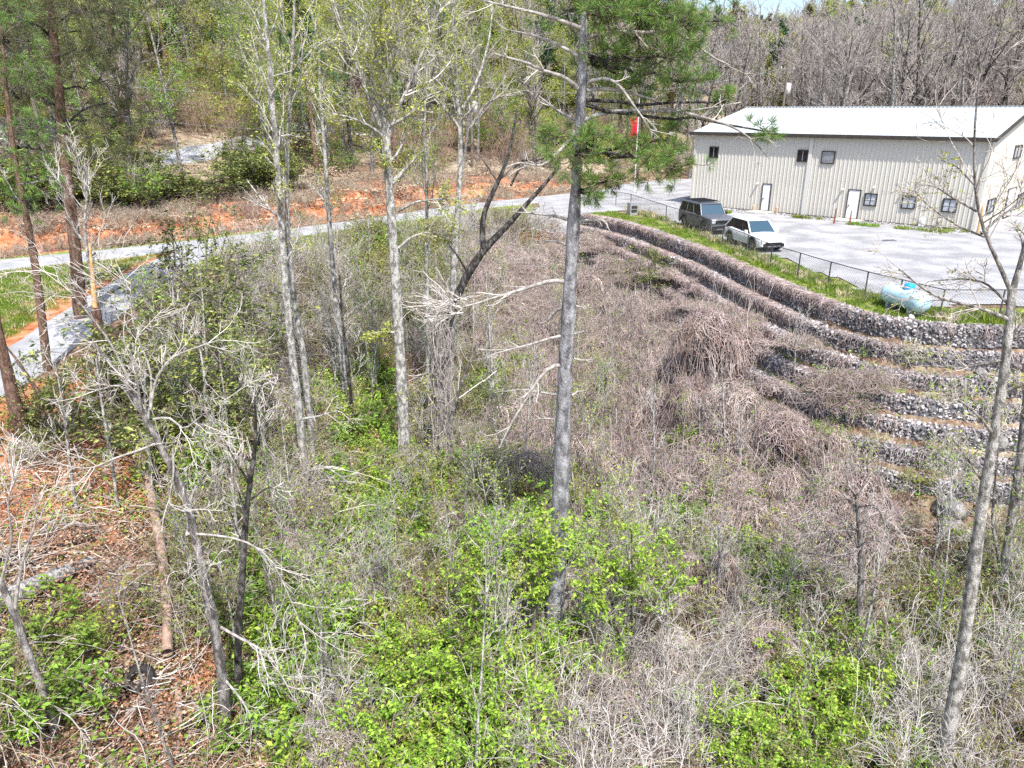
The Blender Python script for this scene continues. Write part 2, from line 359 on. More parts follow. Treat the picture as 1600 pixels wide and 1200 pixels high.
def road_dist(x, y):
    """signed distance to the upper road, positive up the hill"""
    sh = np.shape(x); x = np.ravel(x).astype(float); y = np.ravel(y).astype(float); best = np.full(x.shape, 1e9); sg = np.ones_like(best)
    for a, b in zip(ROAD[:-1], ROAD[1:]):
        d = b - a; t = np.clip(((x - a[0]) * d[0] + (y - a[1]) * d[1]) / (d @ d), 0, 1); dx = x - a[0] - t * d[0]; dy = y - a[1] - t * d[1]; dd = np.hypot(dx, dy)
        m = dd < best - 1e-6; best[m] = dd[m]; sg[m] = np.sign(d[0] * dy - d[1] * dx)[m]
    return (best * sg).reshape(sh)
DRIVE = [np.array(p) for p in [(-18.3, 0.), (-18.2, 24.), (-18.4, 34.), (-18.6, 40.), (-18.9, 47.5)]]
def height(x, y, rough=True):
    x = np.asarray(x, float); y = np.asarray(y, float)
    d, st, wl = edge_info(x, y); do = np.maximum(d, 0)
    F = 8.2
    z_nat = -F * (1 - np.exp(-st * do / F))
    z_wall = np.where(do < 5.2, -(.99 * do + .62 * sstep(-.5, .05, d)) , -(5.77 + 2.6 * (1 - np.exp(-.22 * (do - 5.2)))))
    z = z_nat * (1 - wl) + z_wall * wl
    n = .45 * vnoise(x, y, 5.5, 1) + .22 * vnoise(x, y, 2.1, 2) + .08 * vnoise(x, y, .8, 3)
    if rough: z = z + n * sstep(1.0, 7.0, do) * (1 - wl * (1 - sstep(5.5, 8.0, do)))
    # the drive falls towards the camera, the yard beside it a little
    z = z - 1.0 * sstep(40, 22, y) * sstep(-12, -15.5, x) * sstep(-30, -21, x)
    # hill above the road
    rd = road_dist(x, y)
    bank = (1.5 + .5 * vnoise(x, y, 9, 7)) * sstep(3.2, 5.6, rd) * sstep(14, -6, x)
    hill = .20 * np.maximum(rd - 6, 0) * sstep(60, -10, x - .35 * y) 
    hill = np.minimum(hill, 30 + .04 * rd)
    dist = np.hypot(x, y)
    far = 42 * sstep(150, 520, dist) + 8 * vnoise(x, y, 110, 9) * sstep(150, 300, dist)
    up = np.maximum(bank + hill, far)
    if rough: up = up + .25 * vnoise(x, y, 4, 5) * sstep(5, 12, rd)
    return z + up
def hz(x, y): return float(height(np.array([x]), np.array([y]))[0])
def hit(px, py, zoff=0.0):
    """where the sight line through a pixel meets the ground"""
    r = ray(px, py); t = np.arange(8, 420, .1); P = r[None] * t[:, None] + np.array([0, 0, CAMZ]); g = height(P[:, 0], P[:, 1]) + zoff
    i = np.argmax(P[:, 2] < g); 
    if i == 0: i = len(t) - 1
    return np.array([P[i, 0], P[i, 1], g[i] - zoff])
def axis_steps(dense0, dense1, step, far0, far1, g=1.12):
    a = list(np.arange(dense0, dense1 + 1e-6, step)); s = step
    while a[-1] < far1: s *= g; a.append(a[-1] + s)
    s = step
    while a[0] > far0: s *= g; a.insert(0, a[0] - s)
    return np.array(a)
xs = axis_steps(-36, 34, .38, -700, 700); ys = axis_steps(6, 92, .38, -60, 900)
GX, GY = np.meshgrid(xs, ys); GZ = height(GX, GY)
nx, ny = len(xs), len(ys); idx = np.arange(nx * ny).reshape(ny, nx)
Fq = np.stack([idx[:-1, :-1], idx[:-1, 1:], idx[1:, 1:], idx[1:, :-1]], -1).reshape(-1, 4)
def terrain_mat():
    m = bpy.data.materials.new('forest_ground'); m.use_nodes = True; nt = m.node_tree; L = nt.links.new; p = nt.nodes['Principled BSDF']; p.inputs['Roughness'].default_value = .95; p.inputs['Specular IOR Level'].default_value = .1
    tc = _n(nt, 'ShaderNodeTexCoord'); at_ = _n(nt, 'ShaderNodeAttribute', attribute_name='zone'); se = _n(nt, 'ShaderNodeSeparateColor'); L(at_.outputs['Color'], se.inputs[0])
    def noise(s, d=8):
        n = _n(nt, 'ShaderNodeTexNoise'); n.inputs['Scale'].default_value = s; n.inputs['Detail'].default_value = d; L(tc.outputs['Object'], n.inputs['Vector']); return n.outputs['Fac']
    def ramp(f, *st):
        r = _n(nt, 'ShaderNodeValToRGB'); L(f, r.inputs[0]); e = r.color_ramp.elements
        while len(e) < len(st): e.new(.5)
        for q, (pp, cc) in zip(e, st): q.position = pp; q.color = (*cc, 1)
        return r.outputs[0]
    def mix(f, a, b):
        x = _n(nt, 'ShaderNodeMix', data_type='RGBA'); L(f, x.inputs['Factor']); L(a, x.inputs['A']); L(b, x.inputs['B']); return x.outputs['Result']
    def edge(ch):   # ragged zone border
        a = _n(nt, 'ShaderNodeMath', operation='ADD'); L(ch, a.inputs[0]); s = _n(nt, 'ShaderNodeMath', operation='MULTIPLY_ADD'); L(noise(1.3, 10), s.inputs[0]); s.inputs[1].default_value = 1.1; s.inputs[2].default_value = -.55; L(s.outputs[0], a.inputs[1])
        r = _n(nt, 'ShaderNodeMapRange'); L(a.outputs[0], r.inputs[0]); r.inputs[1].default_value = .38; r.inputs[2].default_value = .62; return r.outputs[0]
    litter = ramp(noise(7, 12), (.3, (.075, .05, .035)), (.5, (.19, .125, .085)), (.68, (.33, .24, .17)))
    green = ramp(noise(3, 12), (.3, (.10, .145, .03)), (.55, (.24, .30, .065)), (.7, (.42, .40, .17)))
    clay = ramp(noise(2.2, 12), (.28, (.26, .085, .035)), (.5, (.48, .20, .10)), (.7, (.58, .34, .21)))
    dry = ramp(noise(9, 12), (.3, (.24, .19, .14)), (.6, (.46, .40, .30)))
    c = mix(edge(se.outputs[2]), litter, dry); c = mix(edge(se.outputs[1]), c, clay); c = mix(edge(se.outputs[0]), c, green)
    L(c, p.inputs['Base Color'])
    b = _n(nt, 'ShaderNodeBump'); b.inputs['Strength'].default_value = .9; b.inputs['Distance'].default_value = .08; L(noise(11, 10), b.inputs['Height']); L(b.outputs[0], p.inputs['Normal'])
    MATS['forest_ground'] = m
terrain_mat()
tb = MB(); tb.add(np.stack([GX, GY, GZ], -1), Fq, None, 'forest_ground')
ground = tb.build('ground', kind='structure')
# zones: red channel grass, green channel red clay, blue channel dry tan
RD = road_dist(GX, GY); ED, ES, EW = edge_info(GX, GY)
def blob(px, py, r, z=0.0):
    q = hit(px, py); return np.exp(-((GX - q[0]) ** 2 + (GY - q[1]) ** 2) / (r * r))
gr = np.zeros_like(GX); cl = np.zeros_like(GX); dr = .25 + .35 * vnoise(GX, GY, 6, 21)
inY = (ED < .5)
gr = np.maximum(gr, np.where((GX < -17.2) & (RD < 2.5) & (GX > -60) & inY, .95, 0))          # yard between the two roads
gr = np.maximum(gr, .85 * sstep(-14, -9, RD) * (RD < -1.5) * (GX > -17) * (GX < 2))      # verge below the road
gr = np.maximum(gr, .9 * (ED > -3.8) * (ED < -.8) * (EW > .5))                             # strip by the fence
gr = np.maximum(gr, .75 * (ED > 7) * (ED < 14) * (GX > 14))
gr = np.where(ED > 1, np.maximum(gr, .35 + .3 * vnoise(GX, GY, 4, 11)), gr)
cl = np.maximum(cl, .8 * (RD > 2.4) * (RD < 7.5) * (GX < 6)); cl = np.maximum(cl, .30 * sstep(22, 8, RD) * (RD > 6) * (GX < 5)); dr = np.where(RD > 9, .62 + .25 * vnoise(GX, GY, 7, 22), dr); gr = np.where(RD > 9, .12 + .3 * vnoise(GX, GY, 9, 23), gr)
xd = GX + 18.3
cl = np.maximum(cl, .95 * ((xd < -1.2) & (xd > -4.5) & (GY < 45) & (GY > 5)))               # bare clay beside the drive
gr = np.where((xd < -1.2) & (xd > -4.0) & (GY < 45), 0, gr)
cl = np.maximum(cl, .8 * ((ED > .2) & (ED < 9) & (GX < -7) & (GY < 34)) * (.6 + .5 * vnoise(GX, GY, 3, 33)))
for b in ((350, 470, 2.5), (380, 500, 2), (260, 760, 1.8), (90, 670, 2.5), (210, 720, 2.0), (560, 690, 1.6), (600, 570, 1.6)): cl = np.maximum(cl, 1.1 * blob(*b))
gr = gr * (1 - .8 * np.clip(cl * 1.2, 0, 1) * (ED > 0))
dr = np.where((ED > 0) & (GX > 0), dr + .25, dr); dr = np.where(GX < -6, dr - .2, dr)
at_ = ground.data.color_attributes.new('zone', 'FLOAT_COLOR', 'POINT')
at_.data.foreach_set('color', np.stack([gr, cl, dr, np.ones_like(gr)], -1).astype(np.float32).reshape(-1))

def strip(name, line, width, m, lift=.03, step=.8, wob=.25, seed=0, nw=5, **k):
    """a road ribbon laid on the ground, with a shoulder that dips under it"""
    pts = np.array([[p[0], p[1], 0] for p in line]); L = np.sum(np.linalg.norm(np.diff(pts, axis=0), axis=1)); n = int(L / step) + 2
    P = smooth_line(pts, n, 8); T = unit(np.gradient(P, axis=0)); Nn = np.stack([-T[:, 1], T[:, 0]], 1); mb = MB(); rows = []
    s = np.linspace(-1, 1, nw + 2)
    for j, u in enumerate(s):
        wv = width / 2 * u + (wob * vnoise(np.arange(n) * step, np.full(n, 3. * np.sign(u)), 1.7, seed) * (abs(u) > .9))
        x = P[:, 0] + Nn[:, 0] * wv; y = P[:, 1] + Nn[:, 1] * wv; z = height(x, y) + (lift if abs(u) < .99 else -.03)
        rows.append(np.stack([x, y, z], 1))
    V = np.stack(rows, 1); i = np.arange(n * (nw + 2)).reshape(n, nw + 2)
    mb.add(V, np.stack([i[:-1, :-1], i[1:, :-1], i[1:, 1:], i[:-1, 1:]], -1).reshape(-1, 4)[:, ::-1], None, m); return mb.build(name, kind='structure', **k)
strip('gravel_road', ROAD[:9], 3.9, 'gravel_road', .07, seed=1)
strip('driveway', DRIVE, 3.0, 'gravel_road', .06, seed=2)
hd = [hit(*p)[:2] for p in ((150, 268), (240, 248), (345, 236), (430, 215), (480, 196), (560, 202), (640, 215))]
strip('hill_track', hd, 4.0, 'gravel_road', .25, step=1.5, seed=3)
# gravel parking yard in front of the building: a fine grid so that its edge can wander
LOT = [atz(*p, 0)[:2] for p in ((820, 340), (880, 338), (930, 335), (975, 330), (1010, 336), (1060, 352), (1120, 375), (1180, 395), (1250, 417), (1310, 440), (1380, 468), (1440, 482), (1500, 478), (1560, 478), (1640, 482))]
LOTP = np.array(LOT + [(40, 31), (60, 31), (70, 60), (48, 70), (30, 100), (14, 90), (8, 79), (3, 74.5)])
def inside(x, y, poly):
    ins = np.zeros(np.shape(x), bool); n = len(poly)
    for i in range(n):
        x1, y1 = poly[i]; x2, y2 = poly[(i + 1) % n]; ins ^= ((y1 > y) != (y2 > y)) & (x < (x2 - x1) * (y - y1) / (y2 - y1 + 1e-12) + x1)
    return ins
lx = np.arange(-6, 72, .4); ly = np.arange(25, 104, .4); LX, LY = np.meshgrid(lx, ly)
jx = LX + .5 * vnoise(LX, LY, 1.1, 41); jy = LY + .5 * vnoise(LX, LY, 1.1, 42)
IN = inside(jx, jy, LOTP); li = np.arange(LX.size).reshape(LX.shape)
LZ = height(LX, LY) + .05 + .02 * vnoise(LX, LY, 3, 4)
keep = IN[:-1, :-1] & IN[1:, 1:] & IN[1:, :-1] & IN[:-1, 1:]
q = np.stack([li[:-1, :-1], li[:-1, 1:], li[1:, 1:], li[1:, :-1]], -1)[keep]
lb = MB(); lb.add(np.stack([LX, LY, LZ], -1), q, None, 'gravel'); lot = lb.build('gravel_yard', kind='structure')
bm = bmesh.new(); bm.from_mesh(lot.data); bmesh.ops.delete(bm, geom=[v for v in bm.verts if not v.link_faces], context='VERTS'); bm.to_mesh(lot.data); bm.free()

# ================================================================ STONE BASKET WALL
rngw = np.random.default_rng(3)
def wall_curve(off):
    base = np.array(WALL)[:, :2]; P = smooth_line(np.c_[base, np.zeros(len(base))], 240, 6)[:, :2]; T = unit(np.gradient(P, axis=0)); Nn = np.stack([T[:, 1], -T[:, 0]], 1)
    # outward is down the slope, away from the yard
    if (P[0] + Nn[0] - np.array([20, 60])) @ Nn[0] < 0: Nn = -Nn
    return P + Nn * off, Nn, T
gab = empty('retaining_wall', (14, 36, -3), label='long stepped retaining wall of grey stone filled wire baskets curving below the gravel yard', cat='retaining wall')
def rocks(mb, Pc, size, rng, m='rock'):
    """angular stones: squashed, jittered octahedra"""
    n = len(Pc); base = np.array([[1, 0, 0], [-1, 0, 0], [0, 1, 0], [0, -1, 0], [0, 0, 1], [0, 0, -1]], float)
    V = base[None] * rng.uniform(.6, 1.25, (n, 6, 1)) + rng.normal(size=(n, 6, 3)) * .18
    a = rng.uniform(0, 6.28, n); b = rng.uniform(0, 6.28, n); ca, sa, cb, sb = np.cos(a), np.sin(a), np.cos(b), np.sin(b)
    M1 = np.zeros((n, 3, 3)); M1[:, 0, 0] = ca; M1[:, 0, 1] = -sa; M1[:, 1, 0] = sa; M1[:, 1, 1] = ca; M1[:, 2, 2] = 1
    M2 = np.zeros((n, 3, 3)); M2[:, 1, 1] = cb; M2[:, 1, 2] = -sb; M2[:, 2, 1] = sb; M2[:, 2, 2] = cb; M2[:, 0, 0] = 1
    V = np.einsum('nij,nvj->nvi', M1 @ M2, V) * (np.broadcast_to(size, n) * rng.uniform(.6, 1.3, n))[:, None, None] + Pc[:, None]
    t = np.array([[0, 2, 4], [2, 1, 4], [1, 3, 4], [3, 0, 4], [2, 0, 5], [1, 2, 5], [3, 1, 5], [0, 3, 5]]); i = np.arange(n)[:, None, None] * 6 + t[None]
    mb.add(V.reshape(-1, 3), None, i.reshape(-1, 3), m, False)
NT, TH, TS = 7, .74, .73
for k in range(NT):
    P, Nn, T = wall_curve(k * TS); seg = np.r_[0, np.cumsum(np.linalg.norm(np.diff(P, axis=0), axis=1))]
    zt = -k * TH + (.1 if k == 0 else 0); depth = .60
    n = int(seg[-1]); u = np.arange(0, seg[-1], .5); X = np.interp(u, seg, P[:, 0]); Yy = np.interp(u, seg, P[:, 1]); NX = np.interp(u, seg, Nn[:, 0]); NY = np.interp(u, seg, Nn[:, 1])
    sag = .05 * vnoise(u, u * 0, 2.5, k) + .03 * vnoise(u, u * 0, .9, k + 20); bul = .06 * vnoise(u, u * 0 + 5, 1.8, k)
    core = MB(); prof = [(-depth, -.04), (-.06, -.02), (.0, -.1), (.03, -TH * .5), (0, -TH - .2)]
    V = np.stack([np.stack([X + NX * (o + bul * (o > -.5)), Yy + NY * (o + bul * (o > -.5)), zt + zz + sag], 1) for o, zz in prof], 1)
    ii = np.arange(len(u) * 5).reshape(len(u), 5); core.add(V, np.stack([ii[:-1, :-1], ii[1:, :-1], ii[1:, 1:], ii[:-1, 1:]], -1).reshape(-1, 4), None, 'rock_gap_shade'); 
    row = core.build('basket_row', gab)
    # stones on top and face
    m_ = int(seg[-1] * 120); s = rngw.uniform(0, seg[-1], m_); s = s[(s < 50)]
    m_ = len(s); top = rngw.random(m_) < .42; o = np.where(top, rngw.uniform(-depth, 0, m_), .02); zz = np.where(top, 0, -rngw.uniform(0, TH, m_))
    px_ = np.interp(s, seg, P[:, 0]); py_ = np.interp(s, seg, P[:, 1]); a1 = np.interp(s, seg, Nn[:, 0]); a2 = np.interp(s, seg, Nn[:, 1]); sg = np.interp(s, u, sag); bl = np.interp(s, u, bul)
    st = MB(); rocks(st, np.stack([px_ + a1 * (o + bl), py_ + a2 * (o + bl), zt + zz + sg + .01], 1), .068, rngw, 'rock'); r_ = st.build('stones', row, kind='stuff')
for o in list(gab.children): o.matrix_parent_inverse = gab.matrix_world.inverted() if False else o.matrix_parent_inverse
gab.location = (0, 0, 0)
# ================================================================ METAL BUILDING
BA, BB = atz(1079, 321, 0), atz(1520, 362, 0)
bd = unit((BB - BA)[:2]); LW = float(np.linalg.norm((BB - BA)[:2])); bn = np.array([-bd[1], bd[0]]); EH = 6.1; HALF = 9.4; RH = 1.95
def on_front(px, py):
    r = ray(px, py); A = np.array([[r[0], -bd[0]], [r[1], -bd[1]]]); t, u = np.linalg.solve(A, BA[:2]); return u, CAMZ + t * r[2]
def on_gable(px, py):
    r = ray(px, py); Bc = BA[:2] + bd * LW; A = np.array([[r[0], -bn[0]], [r[1], -bn[1]]]); t, u = np.linalg.solve(A, Bc); return u, CAMZ + t * r[2]
bld = empty('metal_building', (BA[0], BA[1], 0), math.atan2(bd[1], bd[0]), label='long two storey beige ribbed metal building with white metal roof behind the gravel yard', cat='building')
def rib_profile(w, nrib, d=.035):
    xs_, ys_ = [0], [0]; p = w / nrib
    for i in range(nrib):
        c = p * (i + .5)
        for dx, dy in ((-.055, 0), (-.02, -d), (.02, -d), (.055, 0)): xs_.append(c + dx); ys_.append(dy)
    xs_.append(w); ys_.append(0); return np.array(xs_), np.array(ys_)
def panel_mesh(w, h, nrib=3, d=.035, m='siding', hr=None):
    X, Yv = rib_profile(w, nrib, d); mb = MB(); n = len(X); hr = h if hr is None else hr
    top = h + (hr - h) * X / w
    V = np.vstack([np.c_[X, Yv, np.zeros(n)], np.c_[X, Yv, top]]); i = np.arange(n - 1)
    mb.add(V, np.stack([i, i + 1, i + 1 + n, i + n], 1), None, m, False); return mb
npan = round(LW / .915); pw = LW / npan; pm = panel_mesh(pw, EH).mesh('wall_panel')
def put(name, me, parent, loc, rz=0, rx=0, ry=0, **k):
    o = bpy.data.objects.new(name, me); C.objects.link(o); o.parent = parent; o.location = loc; o.rotation_euler = (rx, ry, rz); return tag(o, **k)
for i in range(npan): put('wall_panel', pm, bld, (i * pw, 0, 0))
ng = round(2 * HALF / .915); gw = 2 * HALF / ng
for i in range(ng):
    a, b = i * gw, (i + 1) * gw; f = lambda s: EH + RH * (1 - abs(s - HALF) / HALF)
    if f(a) > f(b) or True: put('wall_panel', panel_mesh(gw, f(a), hr=f(b), m='siding_gable').mesh('gable_panel'), bld, (LW, a, 0), R_(90))
core = MB()      # the blind far end and back
core.add([[0, .02, 0], [0, 2 * HALF, 0], [0, 2 * HALF, EH], [0, HALF, EH + RH], [0, .02, EH]], [[0, 1, 2, 4]], [[4, 2, 3]], 'siding', False)
core.add([[0, 2 * HALF, 0], [LW, 2 * HALF, 0], [LW, 2 * HALF, EH], [0, 2 * HALF, EH]], [[0, 1, 2, 3]], None, 'siding', False); core.build('wall', bld)
# roof: standing ribbed sheets from eave to ridge, both slopes
OV = .32; sl = math.hypot(HALF + OV, RH * (HALF + OV) / HALF); ang = math.atan2(RH, HALF); nr = round((LW + 2 * OV) / .915); rw = (LW + 2 * OV) / nr
rp = panel_mesh(rw, sl, 3, .04, 'roof_metal').mesh('roof_panel')
for i in range(nr):
    put('roof_panel', rp, bld, (-OV + i * rw, -OV, EH - RH * OV / HALF + .12), rx=-(math.pi / 2 - ang))
    put('roof_panel', rp, bld, (-OV + (i + 1) * rw, 2 * HALF + OV, EH - RH * OV / HALF + .12), rz=math.pi, rx=-(math.pi / 2 - ang))
t_ = MB(); t_.box((LW / 2, -OV - .06, EH - .03), (LW + 2 * OV + .1, .16, .27), 'trim_dark'); t_.build('gutter', bld)
t_ = MB(); t_.box((LW / 2, -OV / 2, EH - .13), (LW + 2 * OV, OV, .02), 'trim_dark'); t_.build('soffit', bld)
for s0, s1 in ((-OV, HALF), (HALF, 2 * HALF + OV)):
    t_ = MB(); z0 = EH + RH * (1 - abs(s0 - HALF) / HALF); z1 = EH + RH * (1 - abs(s1 - HALF) / HALF); c = np.array([LW + OV + .02, (s0 + s1) / 2, (z0 + z1) / 2 + .04]); yv = unit(np.array([0, s1 - s0, z1 - z0])); t_.box(c, (.1, math.hypot(s1 - s0, z1 - z0), .22), 'trim_dark', [(1, 0, 0), yv, np.cross((1, 0, 0), yv)]); t_.build('rake_trim', bld)
t_ = MB(); t_.box((LW / 2, HALF, EH + RH + .15), (LW + 2 * OV, .5, .05), 'roof_metal'); t_.build('ridge_cap', bld)
u_s, _ = on_front(1259, 300)
for u in (.06, u_s, LW - .06):
    t_ = MB(); t_.box((u, -.06, EH / 2 - .05), (.17 if u != u_s else .28, .1, EH - .12), 'trim_pale' if u == u_s else 'siding'); t_.build('downspout' if u == u_s else 'corner_trim', bld)
t_ = MB(); t_.box((LW + .06, .1, EH / 2 - .05), (.1, .18, EH - .12), 'siding'); t_.build('corner_trim', bld)
t_ = MB(); t_.box((LW / 2, -.045, .06), (LW, .05, .12), 'trim_dark'); t_.build('base_trim', bld)
def opening(kind, u0, u1, z0, z1, plane='front', glass='window_glass', grid=(2, 1)):
    ax = (lambda u, y, z: (u, y, z)) if plane == 'front' else (lambda u, y, z: (LW - y, u, z))
    uc, zc, wu, hz_ = (u0 + u1) / 2, (z0 + z1) / 2, u1 - u0, z1 - z0
    sz = (lambda a, b, c: (a, b, c)) if plane == 'front' else (lambda a, b, c: (b, a, c))
    mb = MB(); fw = .07
    fm = 'window_frame' if kind == 'window' else 'trim_dark'
    for (cu, cz, a, c) in ((u0 + fw / 2, zc, fw, hz_), (u1 - fw / 2, zc, fw, hz_), (uc, z1 - fw / 2, wu - 2 * fw, fw), (uc, z0 + fw / 2, wu - 2 * fw, fw)): mb.box(ax(cu, -.055, cz), sz(a, .11, c), fm)
    root = mb.build(kind if kind != 'door' else 'door_frame', bld)
    if kind == 'window':
        for gx in range(grid[0]):
            for gz in range(grid[1]):
                g = MB(); iw = (wu - 2 * fw) / grid[0]; ih = (hz_ - 2 * fw) / grid[1]; g.box(ax(u0 + fw + iw * (gx + .5), -.035, z0 + fw + ih * (gz + .5)), sz(iw - .03, .02, ih - .03), glass); g.build('pane', root)
        b = MB(); b.box(ax(uc, -.06, zc), sz(.035, .05, hz_ - 2 * fw), 'galvanised' if glass == 'window_glass' else 'window_frame'); 
        if grid[1] > 1: b.box(ax(uc, -.062, zc), sz(wu - 2 * fw, .03, .03), 'trim_pale')
        b.build('glazing_bar', root)
    elif kind == 'door':
        g = MB(); g.box(ax(uc, -.05, zc - .03), sz(wu - 2 * fw, .05, hz_ - .08), 'door_white'); dr_ = g.build('door', bld); root.parent = dr_
        h = MB(); h.box(ax(u0 + .18, -.1, z0 + 1.0), sz(.06, .08, .12), 'trim_dark'); h.build('handle', dr_)
    elif kind == 'louvre':
        for i in range(9):
            g = MB(); g.box(ax(uc, -.06, z0 + fw + (i + .5) * (hz_ - 2 * fw) / 9), sz(wu - 2 * fw, .05, .055), 'galvanised'); g.build('slat', root)
def px_rect(f, x0, y0, x1, y1): a = f(x0, y1); b = f(x1, y0); c = f(x0, y0); d = f(x1, y1); return (a[0] + c[0]) / 2, (b[0] + d[0]) / 2, (a[1] + d[1]) / 2, (b[1] + c[1]) / 2
for r in ((1109, 229, 1122.5, 247), (1246.5, 234, 1263, 253)): opening('window', *px_rect(on_front, *r))
opening('louvre', *px_rect(on_front, 1284, 236, 1305, 256))
for r in ((1350.5, 302, 1371, 322), (1409, 305.5, 1431, 326.5), (1472.5, 310, 1496, 332)): opening('window', *px_rect(on_front, *r), glass='window_blind', grid=(2, 2))
for r in ((1190, 289, 1204, 331), (1322.5, 298, 1343, 346)):
    u0, u1, z0, z1 = px_rect(on_front, *r); opening('door', u0, u1, .1, 2.3)
    s_ = MB(); s_.box(((u0 + u1) / 2, -.9, .07), (u1 - u0 + 1.0, 1.6, .14), 'concrete'); s_.build('door_step', bld)
for r in ((1583.5, 227, 1594, 247), (1541.5, 311, 1551.5, 332), (1588, 303, 1597, 323)):
    u0, u1, z0, z1 = px_rect(on_gable, *r); opening('window', min(u0, u1), max(u0, u1), z0, z1, 'gable', 'window_blind')
u0, u1, z0, z1 = px_rect(on_gable, 1568, 304, 1579, 350); opening('door', min(u0, u1), max(u0, u1), .1, 2.3, 'gable')
for px, py in ((1185, 286), (1318, 295), (1367.5, 291.5), (1416, 294.5)):
    u, z = on_front(px, py); l_ = MB(); l_.box((u, -.1, z), (.12, .14, .12), 'trim_pale'); l_.tubes([[(u, -.12, z), (u, -.22, z - .02), (u, -.3, z - .08)]], [[.05, .08, .1]], 8, 'door_white', cap=True); l_.build('wall_light', bld)
u, z = on_front(1441, 352); l_ = MB(); l_.box((u, -.2, .35), (.35, .3, .6), 'plastic_white'); l_.box((u, -.2, .68), (.22, .2, .08), 'plastic_white'); l_.build('meter_box', bld)
# posts beside the doors
def bollard(px, py, h, m, label, g=None, cone=False):
    p = atz(px, py, 0); mb = MB()
    if cone: mb.tubes([[(0, 0, 0), (0, 0, .03), (0, 0, .06), (0, 0, h)]], [[.11, .11, .08, .03]], 10, m, cap=True)
    else: mb.tubes([[(0, 0, 0), (0, 0, h * .8), (0, 0, h), (0, 0, h + .03)]], [[.09, .09, .085, .03]], 10, m, cap=True)
    o = mb.build('bollard', label=label, cat='post', group=g); o.location = p
bollard(1177, 331, .55, 'orange_paint', 'pale orange post at the left end of the step by the door nearer the cars', 'posts at the building doors')
bollard(1213, 335, .6, 'orange_paint', 'pale orange post just right of the door nearer the cars', 'posts at the building doors')
bollard(1303, 350, 1.15, 'rust_post', 'rusty red tapered post left of the door between the wall lights', 'posts at the building doors', True)
bollard(1327, 353, 1.1, 'rust_post', 'rusty red tapered post in front of the second white door', 'posts at the building doors', True)
bollard(1527, 366, 1.9, 'orange_paint', 'tall weathered tan post standing at the near corner of the building', 'posts at the building doors')
g_ = MB(); p = atz(1390, 376, .08); g_.box((0, 0, 0), (.8, .5, .04), 'galvanised'); 
for i in range(6): g_.box((-.32 + i * .128, 0, .03), (.03, .44, .02), 'trim_dark')
o = g_.build('drain_cover', label='dark metal drain cover lying in the gravel yard', cat='drain cover'); o.location = p

# ================================================================ CARS
def wheel(R, wd, parent, loc, side):
    t = MB(); n = 20; a = np.arange(n + 1) * 2 * np.pi / n
    ring = lambda r, y: np.c_[r * np.cos(a[:-1]), np.full(n, y), r * np.sin(a[:-1])]
    rows = [ring(R * .64, -wd / 2), ring(R * .93, -wd / 2), ring(R, -wd / 2 + .03), ring(R, wd / 2 - .03), ring(R * .93, wd / 2), ring(R * .64, wd / 2)]
    i = np.arange(n); j = (i + 1) % n
    t.add(np.vstack(rows), np.vstack([np.stack([k * n + i, k * n + j, (k + 1) * n + j, (k + 1) * n + i], 1) for k in range(5)]), None, 'rubber')
    w_ = t.build('wheel', parent); w_.location = loc
    r = MB(); yo = side * wd * .42
    r.add(np.vstack([ring(R * .64, yo), ring(R * .56, yo - side * .02), ring(R * .56, yo - side * .09), [[0, yo - side * .09, 0]]]), np.vstack([np.stack([k * n + i, k * n + j, (k + 1) * n + j, (k + 1) * n + i], 1) for k in range(2)]), np.stack([2 * n + i, 2 * n + j, np.full(n, 3 * n)], 1), 'car_black')
    for s in range(5):
        an = s * 2 * np.pi / 5; c, s_ = math.cos(an), math.sin(an); r.box((c * R * .31, yo - side * .02, s_ * R * .31), (R * .58, .04, R * .14), 'alloy', [(c, 0, s_), (0, 1, 0), (-s_, 0, c)])
    r.tubes([[(0, yo - side * .05, 0), (0, yo + side * .01, 0)]], [[R * .14, R * .12]], 10, 'alloy', cap=True)
    a2 = np.linspace(0, 2 * np.pi, 21); r.tubes([np.c_[R * .6 * np.cos(a2), np.full(21, yo), R * .6 * np.sin(a2)]], R * .045, 4, 'alloy'); r.build('rim', w_)
